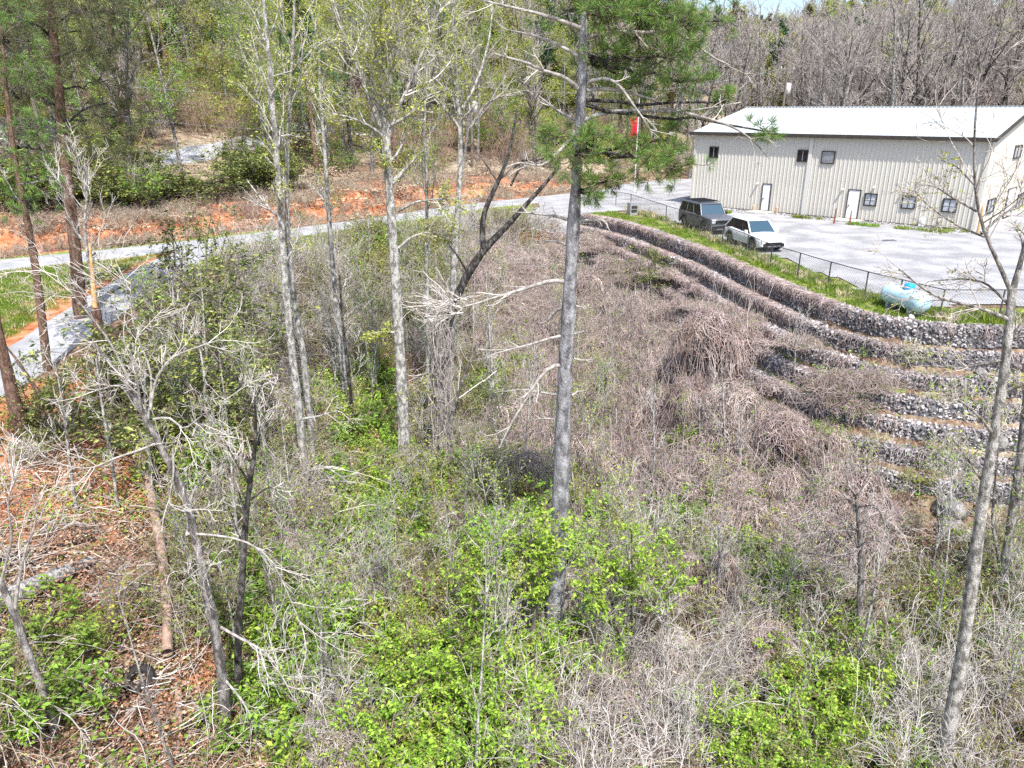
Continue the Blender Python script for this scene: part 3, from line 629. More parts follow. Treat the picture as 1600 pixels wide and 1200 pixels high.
def car(name, label, paint, L, W, wb, R, top, belt_f, roof, gh, boxy, clad):
    """top: (x, z, halfwidth) of the lower body from rear to front; gh: greenhouse x at belt rear/front and roof rear/front"""
    root = empty(name, label=label, cat='car'); mb = MB()
    X = np.unique(np.r_[np.linspace(-L / 2, L / 2, 60), [-wb / 2, wb / 2]]); tx, tz, tw = np.array(top).T
    Zt = np.interp(X, tx, tz); Wd = np.interp(X, tx, tw) * W / 2; zb0 = .26 if boxy else .22
    arch = np.zeros_like(X)
    for c in (-wb / 2, wb / 2): arch = np.maximum(arch, np.where(np.abs(X - c) < R * 1.2, np.sqrt(np.maximum((R * 1.2) ** 2 - (X - c) ** 2, 0)) + R * .98, 0))
    Zb = np.maximum(zb0 + .12 * np.maximum(0, np.abs(X) - L / 2 + .5) / .5, arch)
    Zb = np.minimum(Zb, Zt - .12); rows = []
    for x, zt, zb, hw in zip(X, Zt, Zb, Wd):
        h = zt - zb; r = .05 if boxy else .09
        half = [(hw * .985, zb), (hw * 1.0, zb + h * .25), (hw * 1.0, zb + h * .6), (hw * (.985 if boxy else .96), zt - r), (hw - r * (1 if boxy else 1.6), zt), (hw * .45, zt + .025), (0, zt + .035)]
        sec = [(-a, b) for a, b in half] + [(a, b) for a, b in half[::-1][1:]]
        rows.append([(x, a, b) for a, b in sec])
    V = np.array(rows); n, k, _ = V.shape; i = np.arange(n * k).reshape(n, k)
    mb.add(V, np.stack([i[:-1, :-1], i[:-1, 1:], i[1:, 1:], i[1:, :-1]], -1).reshape(-1, 4), None, paint)
    for e in (0, n - 1):
        q = i[e]; m_ = k // 2; mb.add(V[e], [[j, j + 1, k - 2 - j, k - 1 - j] for j in range(m_ - 1)], [[m_ - 1, m_, m_ + 1]], paint)
    body = mb.build('body', root)
    u = MB(); u.box((0, 0, .38), (L * .93, W * .72, .26), 'car_black'); u.build('underbody', root)
    if clad:
        c_ = MB()
        for sx in (-wb / 2, wb / 2):
            for sy in (-1, 1):
                an = np.linspace(0, np.pi, 13); rr = R * 1.2; c_.tubes([np.c_[sx + rr * np.cos(an), np.full(13, sy * (W / 2 - .005)), R * .98 + rr * np.sin(an)]], .035, 5, clad)
        for sy in (-1, 1): c_.box((0, sy * (W / 2 - .01), zb0 + .04), (wb - 2.3 * R, .05, .12), clad)
        c_.build('arch_trim', root)
    # greenhouse
    (br, bf, rr_, rf) = gh; zbel = belt_f; wB = W / 2 * (.93 if boxy else .90); wR = W / 2 * (.80 if boxy else .73)
    zg = np.interp([br, bf], tx, tz) - .03
    Bq = np.array([(br, -wB, zg[0]), (bf, -wB, zg[1]), (bf, wB, zg[1]), (br, wB, zg[0])]); Tq = np.array([(rr_, -wR, roof - .08), (rf, -wR, roof - .08), (rf, wR, roof - .08), (rr_, wR, roof - .08)])
    def face(nm, m, q): g = MB(); g.add(q, [[0, 1, 2, 3]], None, m, False); return g.build(nm, root)
    face('side_window', 'car_glass', [Bq[0], Bq[1], Tq[1], Tq[0]]); face('side_window', 'car_glass', [Bq[2], Bq[3], Tq[3], Tq[2]])
    face('windscreen', 'car_windscreen', [Bq[1], Bq[2], Tq[2], Tq[1]]); face('rear_window', 'car_glass', [Bq[3], Bq[0], Tq[0], Tq[3]])
    rf_ = MB(); gx = np.linspace(0, 1, 9); gy = np.linspace(-1, 1, 9); G = []
    for a in gx:
        for b in gy:
            x = rr_ - .04 + a * (rf - rr_ + .08); e = max(abs(b) ** 4, abs(2 * a - 1) ** 6); G.append((x, b * (wR + .03), roof - .085 * e + (.0 if boxy else -.05 * (2 * a - 1.1) ** 2)))
    ii = np.arange(81).reshape(9, 9); rf_.add(G, np.stack([ii[:-1, :-1], ii[1:, :-1], ii[1:, 1:], ii[:-1, 1:]], -1).reshape(-1, 4), None, paint); 
    rf_.box(((rr_ + rf) / 2, 0, roof - .1), (rf - rr_, wR * 2, .04), paint); rf_.build('roof', root)
    pl = MB()
    for sy in (0, 1):
        q = [0, 1] if sy == 0 else [3, 2]
        for e in q: pl.tubes([[Bq[e], (Bq[e] + Tq[e]) / 2, Tq[e]]], .045 if not boxy else .05, 5, paint)
        for f in ((.36, .68) if not boxy else (.33, .64)):
            pl.tubes([[Bq[q[0]] * (1 - f) + Bq[q[1]] * f, Tq[q[0]] * (1 - f) + Tq[q[1]] * f]], .032, 4, paint if boxy else 'car_black')
        pl.tubes([[Tq[q[0]], Tq[q[1]]]], .035, 4, paint)
    pl.build('pillars', root)
    for sx in (-wb / 2, wb / 2):
        for sy in (-1, 1): wheel(R, .24, root, (sx, sy * (W / 2 - .14), R), sy)
    # front
    fx = L / 2; fz = np.interp(fx - .1, tx, tz); wf = W / 2 * tw[-1]
    g = MB(); g.box((fx + .005, 0, fz - (.22 if boxy else .30)), (.05, wf * (1.5 if boxy else 1.45), .2 if boxy else .12), 'car_black'); g.build('grille', root)
    g = MB(); g.box((fx + .01, 0, .42), (.08, wf * 1.8, .26 if boxy else .2), clad or 'car_black'); g.box((fx + .03, 0, .36), (.06, wf * 1.1, .08), 'alloy'); g.build('bumper', root)
    for sy in (-1, 1):
        g = MB(); g.box((fx - (.02 if boxy else .09), sy * wf * .84, fz - (.2 if boxy else .2)), (.12, .26 if boxy else .34, .16 if boxy else .13), 'car_lamp', [(1, 0, 0), (0, 1, 0), (0, 0, 1)] if boxy else [(.95, -sy * .3, 0), (sy * .3, .95, 0), (0, 0, 1)]); g.build('headlight', root)
        g = MB(); g.box((-L / 2 - .0, sy * W / 2 * .8, np.interp(-L / 2, tx, tz) - .25), (.08, .16, .3), 'flag_red'); g.build('tail_light', root)
        g = MB(); mx = bf - .25; g.box((mx, sy * (W / 2 + .09), zbel + .06), (.14, .2, .15), paint if not boxy else 'car_black'); g.build('mirror', root)
        g = MB()
        for dx in (-.35, .55): g.box((dx, sy * (W / 2 + .005), zbel - .14), (.18, .03, .03), paint if not boxy else 'car_black')
        g.build('handle', root)
    return root
suv = car('parked_suv', 'boxy dark grey suv with black roof rack parked behind the white car', 'paint_grey', 4.75, 1.95, 2.85, .40,
          [(-2.375, 1.10, .93), (-2.3, 1.16, .96), (.75, 1.14, 1), (1.0, 1.13, 1), (2.1, 1.08, .98), (2.33, 1.02, .95), (2.375, .92, .92)], 1.12, 1.86, (-2.25, .95, -2.1, .5), True, 'car_black')
rk = MB()
for sy in (-.72, .72): rk.tubes([[(-1.9, sy, 1.93), (0, sy, 1.95), (.35, sy, 1.92)]], .025, 4, 'car_black')
for x in np.linspace(-1.8, .2, 7): rk.box((x, 0, 1.94), (.1, 1.44, .03), 'car_black')
rk.build('roof_rack', suv)
whc = car('parked_crossover', 'white crossover car with sloping roof parked at the fence in the gravel yard', 'paint_white', 4.5, 1.86, 2.72, .36,
          [(-2.25, .92, .86), (-2.15, 1.02, .93), (-1.3, 1.06, 1), (.6, .98, 1), (1.2, .97, .99), (1.9, .90, .95), (2.15, .82, .88), (2.25, .66, .80)], .98, 1.66, (-2.12, 1.0, -1.55, .28), False, 'car_black')
def place_car(o, rear, front):
    r = atz(*rear, 0)[:2]; f = atz(*front, 0)[:2]; d = unit(f - r); c = (r + f) / 2; side = np.array([-d[1], d[0]])   # the wheels seen are on the car's right
    c = c + side * .85; o.location = (c[0], c[1], .07); o.rotation_euler[2] = math.atan2(d[1], d[0])
place_car(suv, (1069, 356), (1100.5, 365.6)); place_car(whc, (1140, 381.5), (1174, 393))

# ================================================================ PROPANE TANK
tk = empty('propane_tank', label='pale blue horizontal propane tank with bright blue lid behind the wire fence', cat='tank')
pa, pb = atz(1398, 482, 0), atz(1443, 497, 0); dd = unit((pb - pa)[:2]); ln_ = 1.75; rr = .42
a = np.linspace(0, np.pi / 2, 6); prof = [(-ln_ / 2 - rr * .75 * math.cos(t), rr * math.sin(t)) for t in a] + [(0, rr)] + [(ln_ / 2 + rr * .75 * math.cos(t), rr * math.sin(t)) for t in a[::-1]]
tm = MB(); tm.tubes([[(x, 0, .68) for x, r in prof]], [[max(r, .01) for x, r in prof]], 24, 'tank_blue'); tm.build('body', tk)
for xx in (-.6, .6):
    l_ = MB(); l_.box((xx, 0, .2), (.12, .7, .4), 'galvanised'); l_.build('foot', tk)
    l_ = MB(); l_.tubes([[(xx, 0, 1.07), (xx, 0, 1.17), (xx + .1, 0, 1.2)]], .03, 6, 'tank_blue', cap=True); l_.build('lifting_lug', tk)
dm = MB(); dm.tubes([[(.1, 0, 1.05), (.1, 0, 1.2), (.1, 0, 1.28), (.1, 0, 1.32)]], [[.22, .22, .18, .03]], 16, 'tank_dome', cap=True); dm.build('lid', tk)
c_ = atz(1420, 491, 0); c_ = c_[:2] + np.array([-.1, .3]); tk.location = (c_[0], c_[1], -.05); tk.rotation_euler[2] = math.atan2(dd[1], dd[0])

# ================================================================ FENCE
fr = empty('wire_fence', (0, 0, 0), label='low dark chain link fence on thin posts between the gravel yard and the stone wall', cat='fence')
fpx = [(905, 321), (962, 322), (985, 326), (1040, 347), (1092, 366), (1128, 383), (1166, 400), (1203, 418), (1246, 433), (1293, 449), (1350, 467), (1402, 481), (1467, 499), (1560, 499), (1660, 499)]
FP = [atz(*p, 0) for p in fpx]; 
FH = 1.22
for p in FP:
    q = MB(); q.tubes([[(p[0], p[1], -.1), (p[0], p[1], FH)]], .032, 6, 'fence_metal', cap=True); q.build('post', fr)
rl = MB()
for a, b in zip(FP[:-1], FP[1:]): rl.tubes([[a + (0, 0, FH), (a + b) / 2 + (0, 0, FH - .01), b + (0, 0, FH)]], .024, 5, 'fence_metal')
rl.build('rail', fr)
ws = MB()
for a, b in zip(FP[:-1], FP[1:]):
    L = np.linalg.norm(b - a); n = int(L / .14) + 1; s = np.arange(-int(FH / .14), n) * .14; A_, B_ = [], []
    for sgn in (1, -1):
        for q in s:
            x0, x1 = (q, q + FH) if sgn > 0 else (q + FH, q); z0, z1 = 0., FH
            lo_, hi_ = min(x0, x1), max(x0, x1); c0, c1 = max(0, lo_), min(L, hi_)
            if c1 - c0 < .05: continue
            f = lambda x: (x - x0) / (x1 - x0) * FH
            A_.append(a + (b - a) * c0 / L + (0, 0, f(c0))); B_.append(a + (b - a) * c1 / L + (0, 0, f(c1)))
    ws.tubes(np.stack([A_, B_], 1), .0035, 3, 'fence_metal')
ws.build('wire_mesh', fr, kind='stuff')
# flag, cabinet, poles
fp = atz(991, 300, 0); f_ = empty('flagpole', fp, label='thin white flagpole with a limp red flag at the far end of the yard', cat='flagpole')
top = at(992, 150, fp[1])[2]; m_ = MB(); m_.tubes([[(0, 0, 0), (0, 0, top * .5), (0, 0, top)]], [[.08, .065, .04]], 8, 'pole_white', cap=True); m_.build('pole', f_)
m_ = MB(); m_.tubes([[(0, 0, top), (0, 0, top + .1), (0, 0, top + .2)]], [[.04, .09, .02]], 8, 'orange_paint', cap=True); m_.build('finial', f_)
z1, z0 = at(992, 176, fp[1])[2], at(992, 212, fp[1])[2]; nu, nv = 12, 14; V = []
for j in range(nv):
    for i in range(nu):
        u = i / (nu - 1); v = j / (nv - 1); x = -.05 - u * (.95 - .35 * math.sin(v * 3)) * (1 - .25 * abs(v - .55)); V.append((x, .12 * math.sin(u * 9 + v * 3) * u, z1 + (z0 - z1) * v - u * .55 * (1 - v * .6)))
i = np.arange(nu * nv).reshape(nv, nu); m_ = MB(); m_.add(V, np.stack([i[:-1, :-1], i[:-1, 1:], i[1:, 1:], i[1:, :-1]], -1).reshape(-1, 4), None, 'flag_red'); fo = m_.build('flag', f_)
p = atz(988, 336, 0); ac = empty('air_conditioner', p, .3, label='small grey cabinet standing on the yard edge beyond the fence', cat='cabinet'); m_ = MB(); m_.box((0, 0, .5), (.7, .6, .95), 'galvanised'); m_.build('casing', ac)
for z in (.35, .65): m_ = MB(); m_.box((0, -.31, z), (.5, .02, .22), 'trim_dark'); m_.build('vent', ac)
def upole(name, base, h, label, arm=True, can=True, lean=0):
    o = empty(name, base, .5, label=label, cat='utility pole'); m = MB(); m.tubes([[(0, 0, -.5), (lean * .5, 0, h / 2), (lean, 0, h)]], [[.17, .14, .10]], 8, 'pole_wood', cap=True); m.build('pole', o)
    if arm: m = MB(); m.box((lean, 0, h - .5), (2.2, .12, .12), 'pole_wood'); m.build('crossarm', o)
    for x in (-.9, 0, .9):
        m = MB(); m.tubes([[(lean + x, 0, h - .44), (lean + x, 0, h - .25)]], .05, 6, 'pole_white', cap=True); m.build('insulator', o)
    if can: m = MB(); m.tubes([[(lean + .38, 0, h - 2.9), (lean + .38, 0, h - 2.8), (lean + .38, 0, h - 1.9), (lean + .38, 0, h - 1.8)]], [[.1, .3, .3, .1]], 12, 'trim_pale', cap=True); m.build('transformer', o)
    return o
pb_ = at(1223, 173, 84.); pz = at(1224, 100, 84.)[2]; upole('utility_pole', (pb_[0], pb_[1], 0), pz, 'wooden utility pole with transformer standing behind the metal building')
pc = hit(738, 262); ph = at(735, 128, pc[1])[2] - pc[2]; upole('utility_pole', pc, ph, 'wooden utility pole with pale transformer among the trees above the road')
pd_ = hit(88, 330); ph2 = 9.0; upole('utility_pole', pd_, ph2, 'wooden utility pole half hidden behind the tall pines beside the road', can=False)
def wire(a, b, sag, label):
    t = np.linspace(0, 1, 16)[:, None]; P = a * (1 - t) + b * t; P[:, 2] -= sag * 4 * (t * (1 - t))[:, 0]; m = MB(); m.tubes([P], .009, 4, 'galvanised'); m.build('power_line', label=label, cat='cable', group='power lines through the trees')
A0 = np.array([pd_[0], pd_[1], pd_[2] + 8.3]); B0 = np.array([pc[0], pc[1], pc[2] + ph - .3])
wire(A0, B0, 1.2, 'upper power line sagging between the poles above the road'); wire(A0 - (0, 0, 1.6), B0 - (0, 0, 2.4), 1.8, 'lower power line sagging between the poles above the road')
wire(B0, np.array([pb_[0], pb_[1], pz - .3]), 1.5, 'power line running from the roadside pole to the pole behind the building')
# two houses on the hill, mostly behind trees
def house(px, py, w, d, h, rz, label, wallm, m_roof='roof_shingle'):
    b = hit(px, py); o = empty('house', b, rz, label=label, cat='house'); m = MB(); m.box((0, 0, h / 2 - .5), (w, d, h + 1), wallm); m.build('wall', o)
    m = MB(); e = .4; hh = d * .28
    V = [(-w / 2 - e, -d / 2 - e, h), (w / 2 + e, -d / 2 - e, h), (w / 2 + e, 0, h + hh), (-w / 2 - e, 0, h + hh), (-w / 2 - e, d / 2 + e, h), (w / 2 + e, d / 2 + e, h)]
    m.add(V, [[0, 1, 2, 3], [3, 2, 5, 4]], None, m_roof, False); m.add([(x, y, z - .12) for x, y, z in V], [[3, 2, 1, 0], [4, 5, 2, 3]], None, 'trim_pale', False); m.build('roof', o)
    m = MB(); m.add([(-w / 2, -d / 2, h), (-w / 2, d / 2, h), (-w / 2, 0, h + hh * .9), (w / 2, -d / 2, h), (w / 2, d / 2, h), (w / 2, 0, h + hh * .9)], None, [[0, 2, 1], [3, 4, 5]], wallm, False); m.build('gable', o)
    for x in (-w * .3, w * .28):
        m = MB(); m.box((x, -d / 2 - .03, h * .55), (1.2, .06, 1.2), 'trim_pale'); f = m.build('window', o); m = MB(); m.box((x, -d / 2 - .07, h * .55), (1.0, .03, 1.0), 'window_glass'); m.build('pane', f)
    m = MB(); m.box((0, -d / 2 - .04, 1.05), (1, .08, 2.1), 'door_white'); m.build('door', o)
house(-6, 280, 8, 6, 2.4, .6, 'low pale house half hidden by pines at the left above the road', 'trim_pale')

# ================================================================ PLANTS: the kinds
def rs(n): return np.random.default_rng(n)
def leafy_shrub(seed, r, h, leaf, stems=9, l2=6, l3=5, nl=7, ls=.11, lw=.5, tw='twig_brown', flat=.6, up=.05):
    g = rs(seed); mb = MB(); a = g.uniform(0, 6.28, stems); e = g.uniform(.2, 1.0, stems)
    d = np.c_[np.cos(a) * e, np.sin(a) * e, np.ones(stems)]; ln = g.uniform(.75, 1.15, stems) * math.hypot(r * .7, h * .95)
    st = np.c_[np.cos(a) * .15 * r, np.sin(a) * .15 * r, np.full(stems, -.15)]
    P = grow(st, d, ln, 7, .13, -.02, g); Rr = taper(np.full(stems, .022 * h ** .5), .3, 7); mb.tubes(P, Rr, 4, tw)
    p, d, rr, t = kids(P, Rr, l2, .2, 1, (.5, 1.2), g); L = np.repeat(ln, l2) * .38 * g.uniform(.5, 1.2, len(p)); Q = grow(p, d, L, 5, .18, up, g); mb.tubes(Q, taper(np.maximum(rr * .5, .007), .6, 5), 3, tw)
    p, d, rr, t = kids(Q, .008, l3, .15, 1, (.4, 1.1), g); L = np.repeat(L, l3) * .5 * g.uniform(.5, 1.2, len(p)); W_ = grow(p, d, L, 4, .2, -.03, g); mb.tubes(W_, .005, 3, tw)
    p, d, rr, t = kids(W_, .005, nl, .1, 1, (.3, 1.3), g); p = p + g.normal(size=p.shape) * .04
    mb.leaves(p, ls, lw, g, leaf, flat=flat, down=.12, D=d * .7)
    return mb
def vine_mound(seed, r, h, n=520, m='vine_mauve', hang=.5, m2=None, rad=.008):
    """matted dead vines thrown over a lumpy heap: each strand wanders over the surface and hangs where it runs off"""
    g = rs(seed); mb = MB(); k = 11; L = 6; ca = g.uniform(0, 6.28, L); cr_ = g.uniform(.1, .55, L) * r; cx, cy = cr_ * np.cos(ca), cr_ * np.sin(ca); ri = g.uniform(.38, .72, L) * r; hi = h * g.uniform(.5, 1.05, L)
    def Hs(x, y): return np.max([hi[i] * np.sqrt(np.clip(1 - ((x - cx[i]) ** 2 + (y - cy[i]) ** 2) / ri[i] ** 2, 0, 1)) for i in range(L)], 0)
    def walk(n, step, curl, lift):
        q = g.uniform(0, .95, n) ** .6 * r; a = g.uniform(0, 6.28, n); x, y = q * np.cos(a), q * np.sin(a); hd = g.uniform(0, 6.28, n); z = Hs(x, y) + lift * np.abs(g.normal(size=n)); P = [np.c_[x, y, z]]; st = step * g.uniform(.5, 1.5, n)
        for _ in range(k - 1):
            hd = hd + g.normal(size=n) * curl; nxh = Hs(x + np.cos(hd) * st, y + np.sin(hd) * st); drop = nxh < z - st * 1.2; f = np.where(drop, .22, 1.0); x = x + np.cos(hd) * st * f; y = y + np.sin(hd) * st * f
            z = np.maximum(Hs(x, y) + lift * g.normal(size=n) * .7, z - st * np.where(drop, g.uniform(.9, 1.5, n), 1.1)); z = np.maximum(z, -.25); P.append(np.c_[x, y, z])
        return np.stack(P, 1)
    mats_ = [(m, .62), (m2 or 'twig_brown', .24), ('twig_grey', .14)]
    for mm, fr in mats_:
        P = walk(int(n * fr), r * .13, .55, .10); mb.tubes(P, taper(g.lognormal(0, .35, len(P)) * rad * .9, .6, k), 3, mm)
    P = walk(int(n * .35), r * .09, .9, .25); mb.tubes(P, rad * .6, 3, m)
    n2 = int(n * .4 * hang) ; a = g.uniform(0, 6.28, n2); i = g.integers(0, L, n2); x, y = cx[i] + ri[i] * np.cos(a) * g.uniform(.8, .99, n2), cy[i] + ri[i] * np.sin(a) * g.uniform(.8, .99, n2); s = np.c_[x, y, Hs(x, y) + .02]
    mb.tubes(grow(s, np.c_[g.normal(size=(n2, 2)) * .35, -np.ones(n2)], (s[:, 2] + .1) * g.uniform(.3, 1.0, n2) + .05, 6, .16, -.12, g), taper(g.lognormal(0, .3, n2) * rad * .8, .6, 6), 3, m)
    n3 = 30; a = g.uniform(0, 6.28, n3); q = g.uniform(0, .9, n3) * r; s = np.c_[q * np.cos(a), q * np.sin(a), np.full(n3, -.2)]; mb.tubes(grow(s, np.c_[g.normal(size=(n3, 2)) * .25, np.ones(n3)], h * g.uniform(.8, 1.7, n3), 6, .1, 0, g), .009, 3, 'twig_grey')
    n4 = 60; q = g.uniform(0, .95, n4) * r; a = g.uniform(0, 6.28, n4); s = np.c_[q * np.cos(a), q * np.sin(a), Hs(q * np.cos(a), q * np.sin(a))]; mb.tubes(grow(s, np.c_[g.normal(size=(n4, 2)), np.full(n4, .9)], g.uniform(.3, 1.1, n4), 8, .22, -.16, g), .006, 3, m)
    p4, d4, _, _ = kids(P[:40], .01, 5, .1, 1, (.3, 1.2), g); mb.leaves(p4, .09, .55, g, 'leaf_mid')
    return mb
def brush(seed, r, h, n=34, tw='twig_grey', side=5, leaf=None, nl=0, rad=.0105, lean=.18):
    g = rs(seed); mb = MB(); a = g.uniform(0, 6.28, n); q = g.uniform(0, 1, n) ** .5 * r
    s = np.c_[q * np.cos(a), q * np.sin(a), np.full(n, -.15)]; P = grow(s, np.c_[g.normal(size=(n, 2)) * lean, np.ones(n)], h * g.uniform(.45, 1.1, n), 7, .09, .01, g)
    mb.tubes(P, taper(g.uniform(.8, 1.8, n) * rad, .4, 7), 3, tw); p, d, rr, t = kids(P, .01, side, .25, 1, (.4, 1.0), g)
    Q = grow(p, d, h * .28 * g.uniform(.4, 1.2, len(p)), 5, .2, .02, g); mb.tubes(Q, rad * .6, 3, tw)
    if side > 3: p2, d2, _, _ = kids(Q, .01, 3, .2, 1, (.4, 1.), g); W_ = grow(p2, d2, h * .13 * g.uniform(.4, 1.2, len(p2)), 4, .2, 0, g); mb.tubes(W_, rad * .45, 3, tw)
    if leaf: p, d, rr, t = kids(Q, .01, nl, .2, 1, (.3, 1.3), g); mb.leaves(p + g.normal(size=p.shape) * .05, .08, .55, g, leaf, flat=.5)
    return mb
def bramble(seed, r, h, n=44, tw='vine_tan', rad=.0105):
    g = rs(seed); mb = MB(); a = g.uniform(0, 6.28, n); q = g.uniform(0, 1, n) ** .5 * r * .7; b = g.uniform(0, 6.28, n)
    s = np.c_[q * np.cos(a), q * np.sin(a), np.full(n, -.1)]; P = grow(s, np.c_[np.cos(b) * .7, np.sin(b) * .7, np.full(n, 1.2)], g.uniform(.6, 1.6, n) * h * 1.4, 10, .12, -.22, g); P[..., 2] = np.maximum(P[..., 2], -.15)
    mb.tubes(P, taper(g.uniform(.7, 1.6, n) * rad, .5, 10), 3, tw); p, d, rr, t = kids(P, .01, 4, .2, 1, (.4, 1.2), g); Q = grow(p, d, h * .4 * g.uniform(.3, 1, len(p)), 5, .22, -.1, g); mb.tubes(Q, rad * .55, 3, tw)
    return mb
def leaf_patch(seed, r, n, m, ls=.11, lw=.6, zt=.06, flat=.85):
    g = rs(seed); mb = MB(); a = g.uniform(0, 6.28, n); q = g.uniform(0, 1, n) ** .5 * r; p = np.c_[q * np.cos(a), q * np.sin(a), g.uniform(0, zt, n)]; mb.leaves(p, ls, lw, g, m, flat=flat); return mb
def stick_patch(seed, r, n, tw, L=.7, rad=.011):
    g = rs(seed); mb = MB(); a = g.uniform(0, 6.28, n); q = g.uniform(0, 1, n) ** .5 * r; p = np.c_[q * np.cos(a), q * np.sin(a), g.uniform(.0, .12, n)]; d = g.normal(size=(n, 3)); d[:, 2] *= .18
    mb.tubes(grow(p, d, L * g.uniform(.4, 1.8, n), 5, .12, 0, g), taper(g.uniform(.4, 1.8, n) * rad, .5, 5), 3, tw); return mb
def grass_tuft(seed, r, n, m, h=.16):
    g = rs(seed); mb = MB(); a = g.uniform(0, 6.28, n); q = g.uniform(0, 1, n) ** .5 * r; p = np.c_[q * np.cos(a), q * np.sin(a), np.zeros(n)]; d = np.c_[g.normal(size=(n, 2)) * .45, np.ones(n)]
    mb.leaves(p, h, .14, g, m, flat=0, D=d * 2.5); return mb

# ---- whole trees as proto things ( trunk , crown )
def tree_proto(seed, name, H, r, bark, tw, label, cat='tree', group=None, leaf=None, lean=.04, loc=(0, 0, 0), **k):
    g = rs(seed); root = empty(name, loc, label=label, cat=cat, group=group); P = grow([[0, 0, -.4]], [[g.normal() * lean, g.normal() * lean, 1]], H, 12, .035, .03, g)[0]; Rd = taper([r], .14, 12)[0]; Rd[0] *= 1.35
    tr, cr = MB(), MB(); tr.tubes(P[None], Rd[None], 8, bark); branches(tr, cr, P, Rd, g, bk=bark, tw=tw, leaf=leaf, **k); tr.build('trunk', root); cr.build('crown', root); return root
def pine_proto(seed, name, H, r, bark, needle, label, group=None, t0=.35, limb=3.2, loc=(0, 0, 0), dens=1.0, nlen=.32):
    g = rs(seed); root = empty(name, loc, label=label, cat='pine tree', group=group); P = grow([[0, 0, -.4]], [[g.normal() * .03, g.normal() * .03, 1]], H, 12, .02, .03, g)[0]; Rd = taper([r], .15, 12)[0]
    tr, cr = MB(), MB(); tr.tubes(P[None], Rd[None], 8, bark)
    L1, R1, last = branches(tr, cr, P, Rd, g, limbs=int(34 * dens), t0=t0, limb_len=limb, limb_ang=(1.1, 1.6), up=.03, l2=6, l3=4, tw='twig_dark', bk=bark, shape='cone', limb_r=.3, sides=(4, 3, 3))
    p, d, rr, t = kids(last, .01, int(9 * dens), .3, 1, (.2, 1.0), g); cr.leaves(p, nlen, .13, g, needle, flat=.3, D=d * 1.2); tr.build('trunk', root); cr.build('crown', root); return root

# ================================================================ BACKGROUND WOODS
def ground_pt(x, y): return (x, y, hz(x, y) - .1)
G_BARE = 'bare grey hardwoods behind the metal building'; G_HILL = 'bare hardwoods on the hillside above the road'; G_LEAF = 'trees leafing out on the hillside above the road'; G_PINE = 'pines on the hillside above the road'
bare = [tree_proto(100 + i, 'bare_tree', 17 + i, .27, 'bark_grey' if i % 2 else 'bark_dark', 'twig_grey', 'tall leafless grey hardwood in the woods behind the metal building', group=G_BARE, limbs=13, t0=.25, limb_len=6.5, limb_ang=(.35, .9), up=.07, l2=8, l3=5, l4=2, rmin=.018, wob=.12, limb_r=.6) for i in range(4)]
leafy = [tree_proto(120 + i, 'leafing_tree', 15 + i, .17, 'bark_grey', 'twig_grey', 'slim tree leafing out yellow green on the hillside above the road', group=G_LEAF, leaf=['leaf_yellow', 'leaf_mid', 'leaf_yellow'][i], nleaf=7, lsize=.16, lwid=.7, limbs=16, t0=.18, limb_len=3.8, l2=7, l3=5, rmin=.014, leaf_spread=.3) for i in range(3)]
pines = [pine_proto(140 + i, 'pine_tree', 17 + 2 * i, .24, 'bark_redpine', ['needle_blue', 'needle_olive', 'needle_green'][i], 'tall pine with dark open crown on the hillside above the road', group=G_PINE, nlen=.5) for i in range(3)]
cnt = 0
def place(protos, x, y, g, sc=(0.8, 1.15), used=set(), label=None, group=None, z=0):
    o = protos[g.integers(len(protos))]; p = ground_pt(x, y); rz = g.uniform(0, 6.28); s = g.uniform(*sc)
    if o.name not in used and label is None: used.add(o.name); o.location = p; o.rotation_euler = (0, 0, rz); o.scale = (s, s, s); return o
    return copy_tree(o, p, rz, s, label, group, (g.normal() * .03, g.normal() * .03))
g = rs(9)
def free(x, y):   # keeps roads, yard and building clear
    bx, by = np.array([x, y]) - BA[:2] - 0; u = bx * bd[0] + by * bd[1]; v = bx * bn[0] + by * bn[1]
    return not (-3 < u < LW + 25 and -25 < v < 2 * HALF + 4)
n_ = 0
for _ in range(900):      # woods behind the building
    px = g.uniform(1010, 1640); d = 84 + 55 * g.uniform() ** 1.6; r = ray(px, 173); x, y = r[:2] / r[1] * d
    if free(x, y) and (road_dist(x, y) > 4 or road_dist(x, y) < -8 or y > 95): place(bare, x, y, g); n_ += 1
    if n_ >= 75: break
WOODB = [o for o in C.objects if o.get('group') == G_BARE and o.parent is None]
L_HB = 'bare grey hardwood among leafing trees on the hillside above the road'
n_ = 0
for _ in range(2000):     # hill above the road
    px = g.uniform(-60, 1060); d = 47 + 95 * g.uniform() ** 1.3; r = ray(px, 173); x, y = r[:2] / r[1] * d; rd = road_dist(x, y)
    if rd < 9.5 or (x > 5 and rd < 12): continue
    u = g.uniform()
    if 215 < px < 380 and d < 85 and g.uniform() < .85: continue; wl = 1 if px < 330 else .12
    if u < .32 * (1 if px < 330 else .12): place(pines, x, y, g, (.75, 1.1))
    elif u < .70: place(leafy, x, y, g, (.6, 1.1))
    else: place(bare, x, y, g, (.6, .95), label=L_HB, group=G_HILL)
    n_ += 1
    if n_ >= 215: break
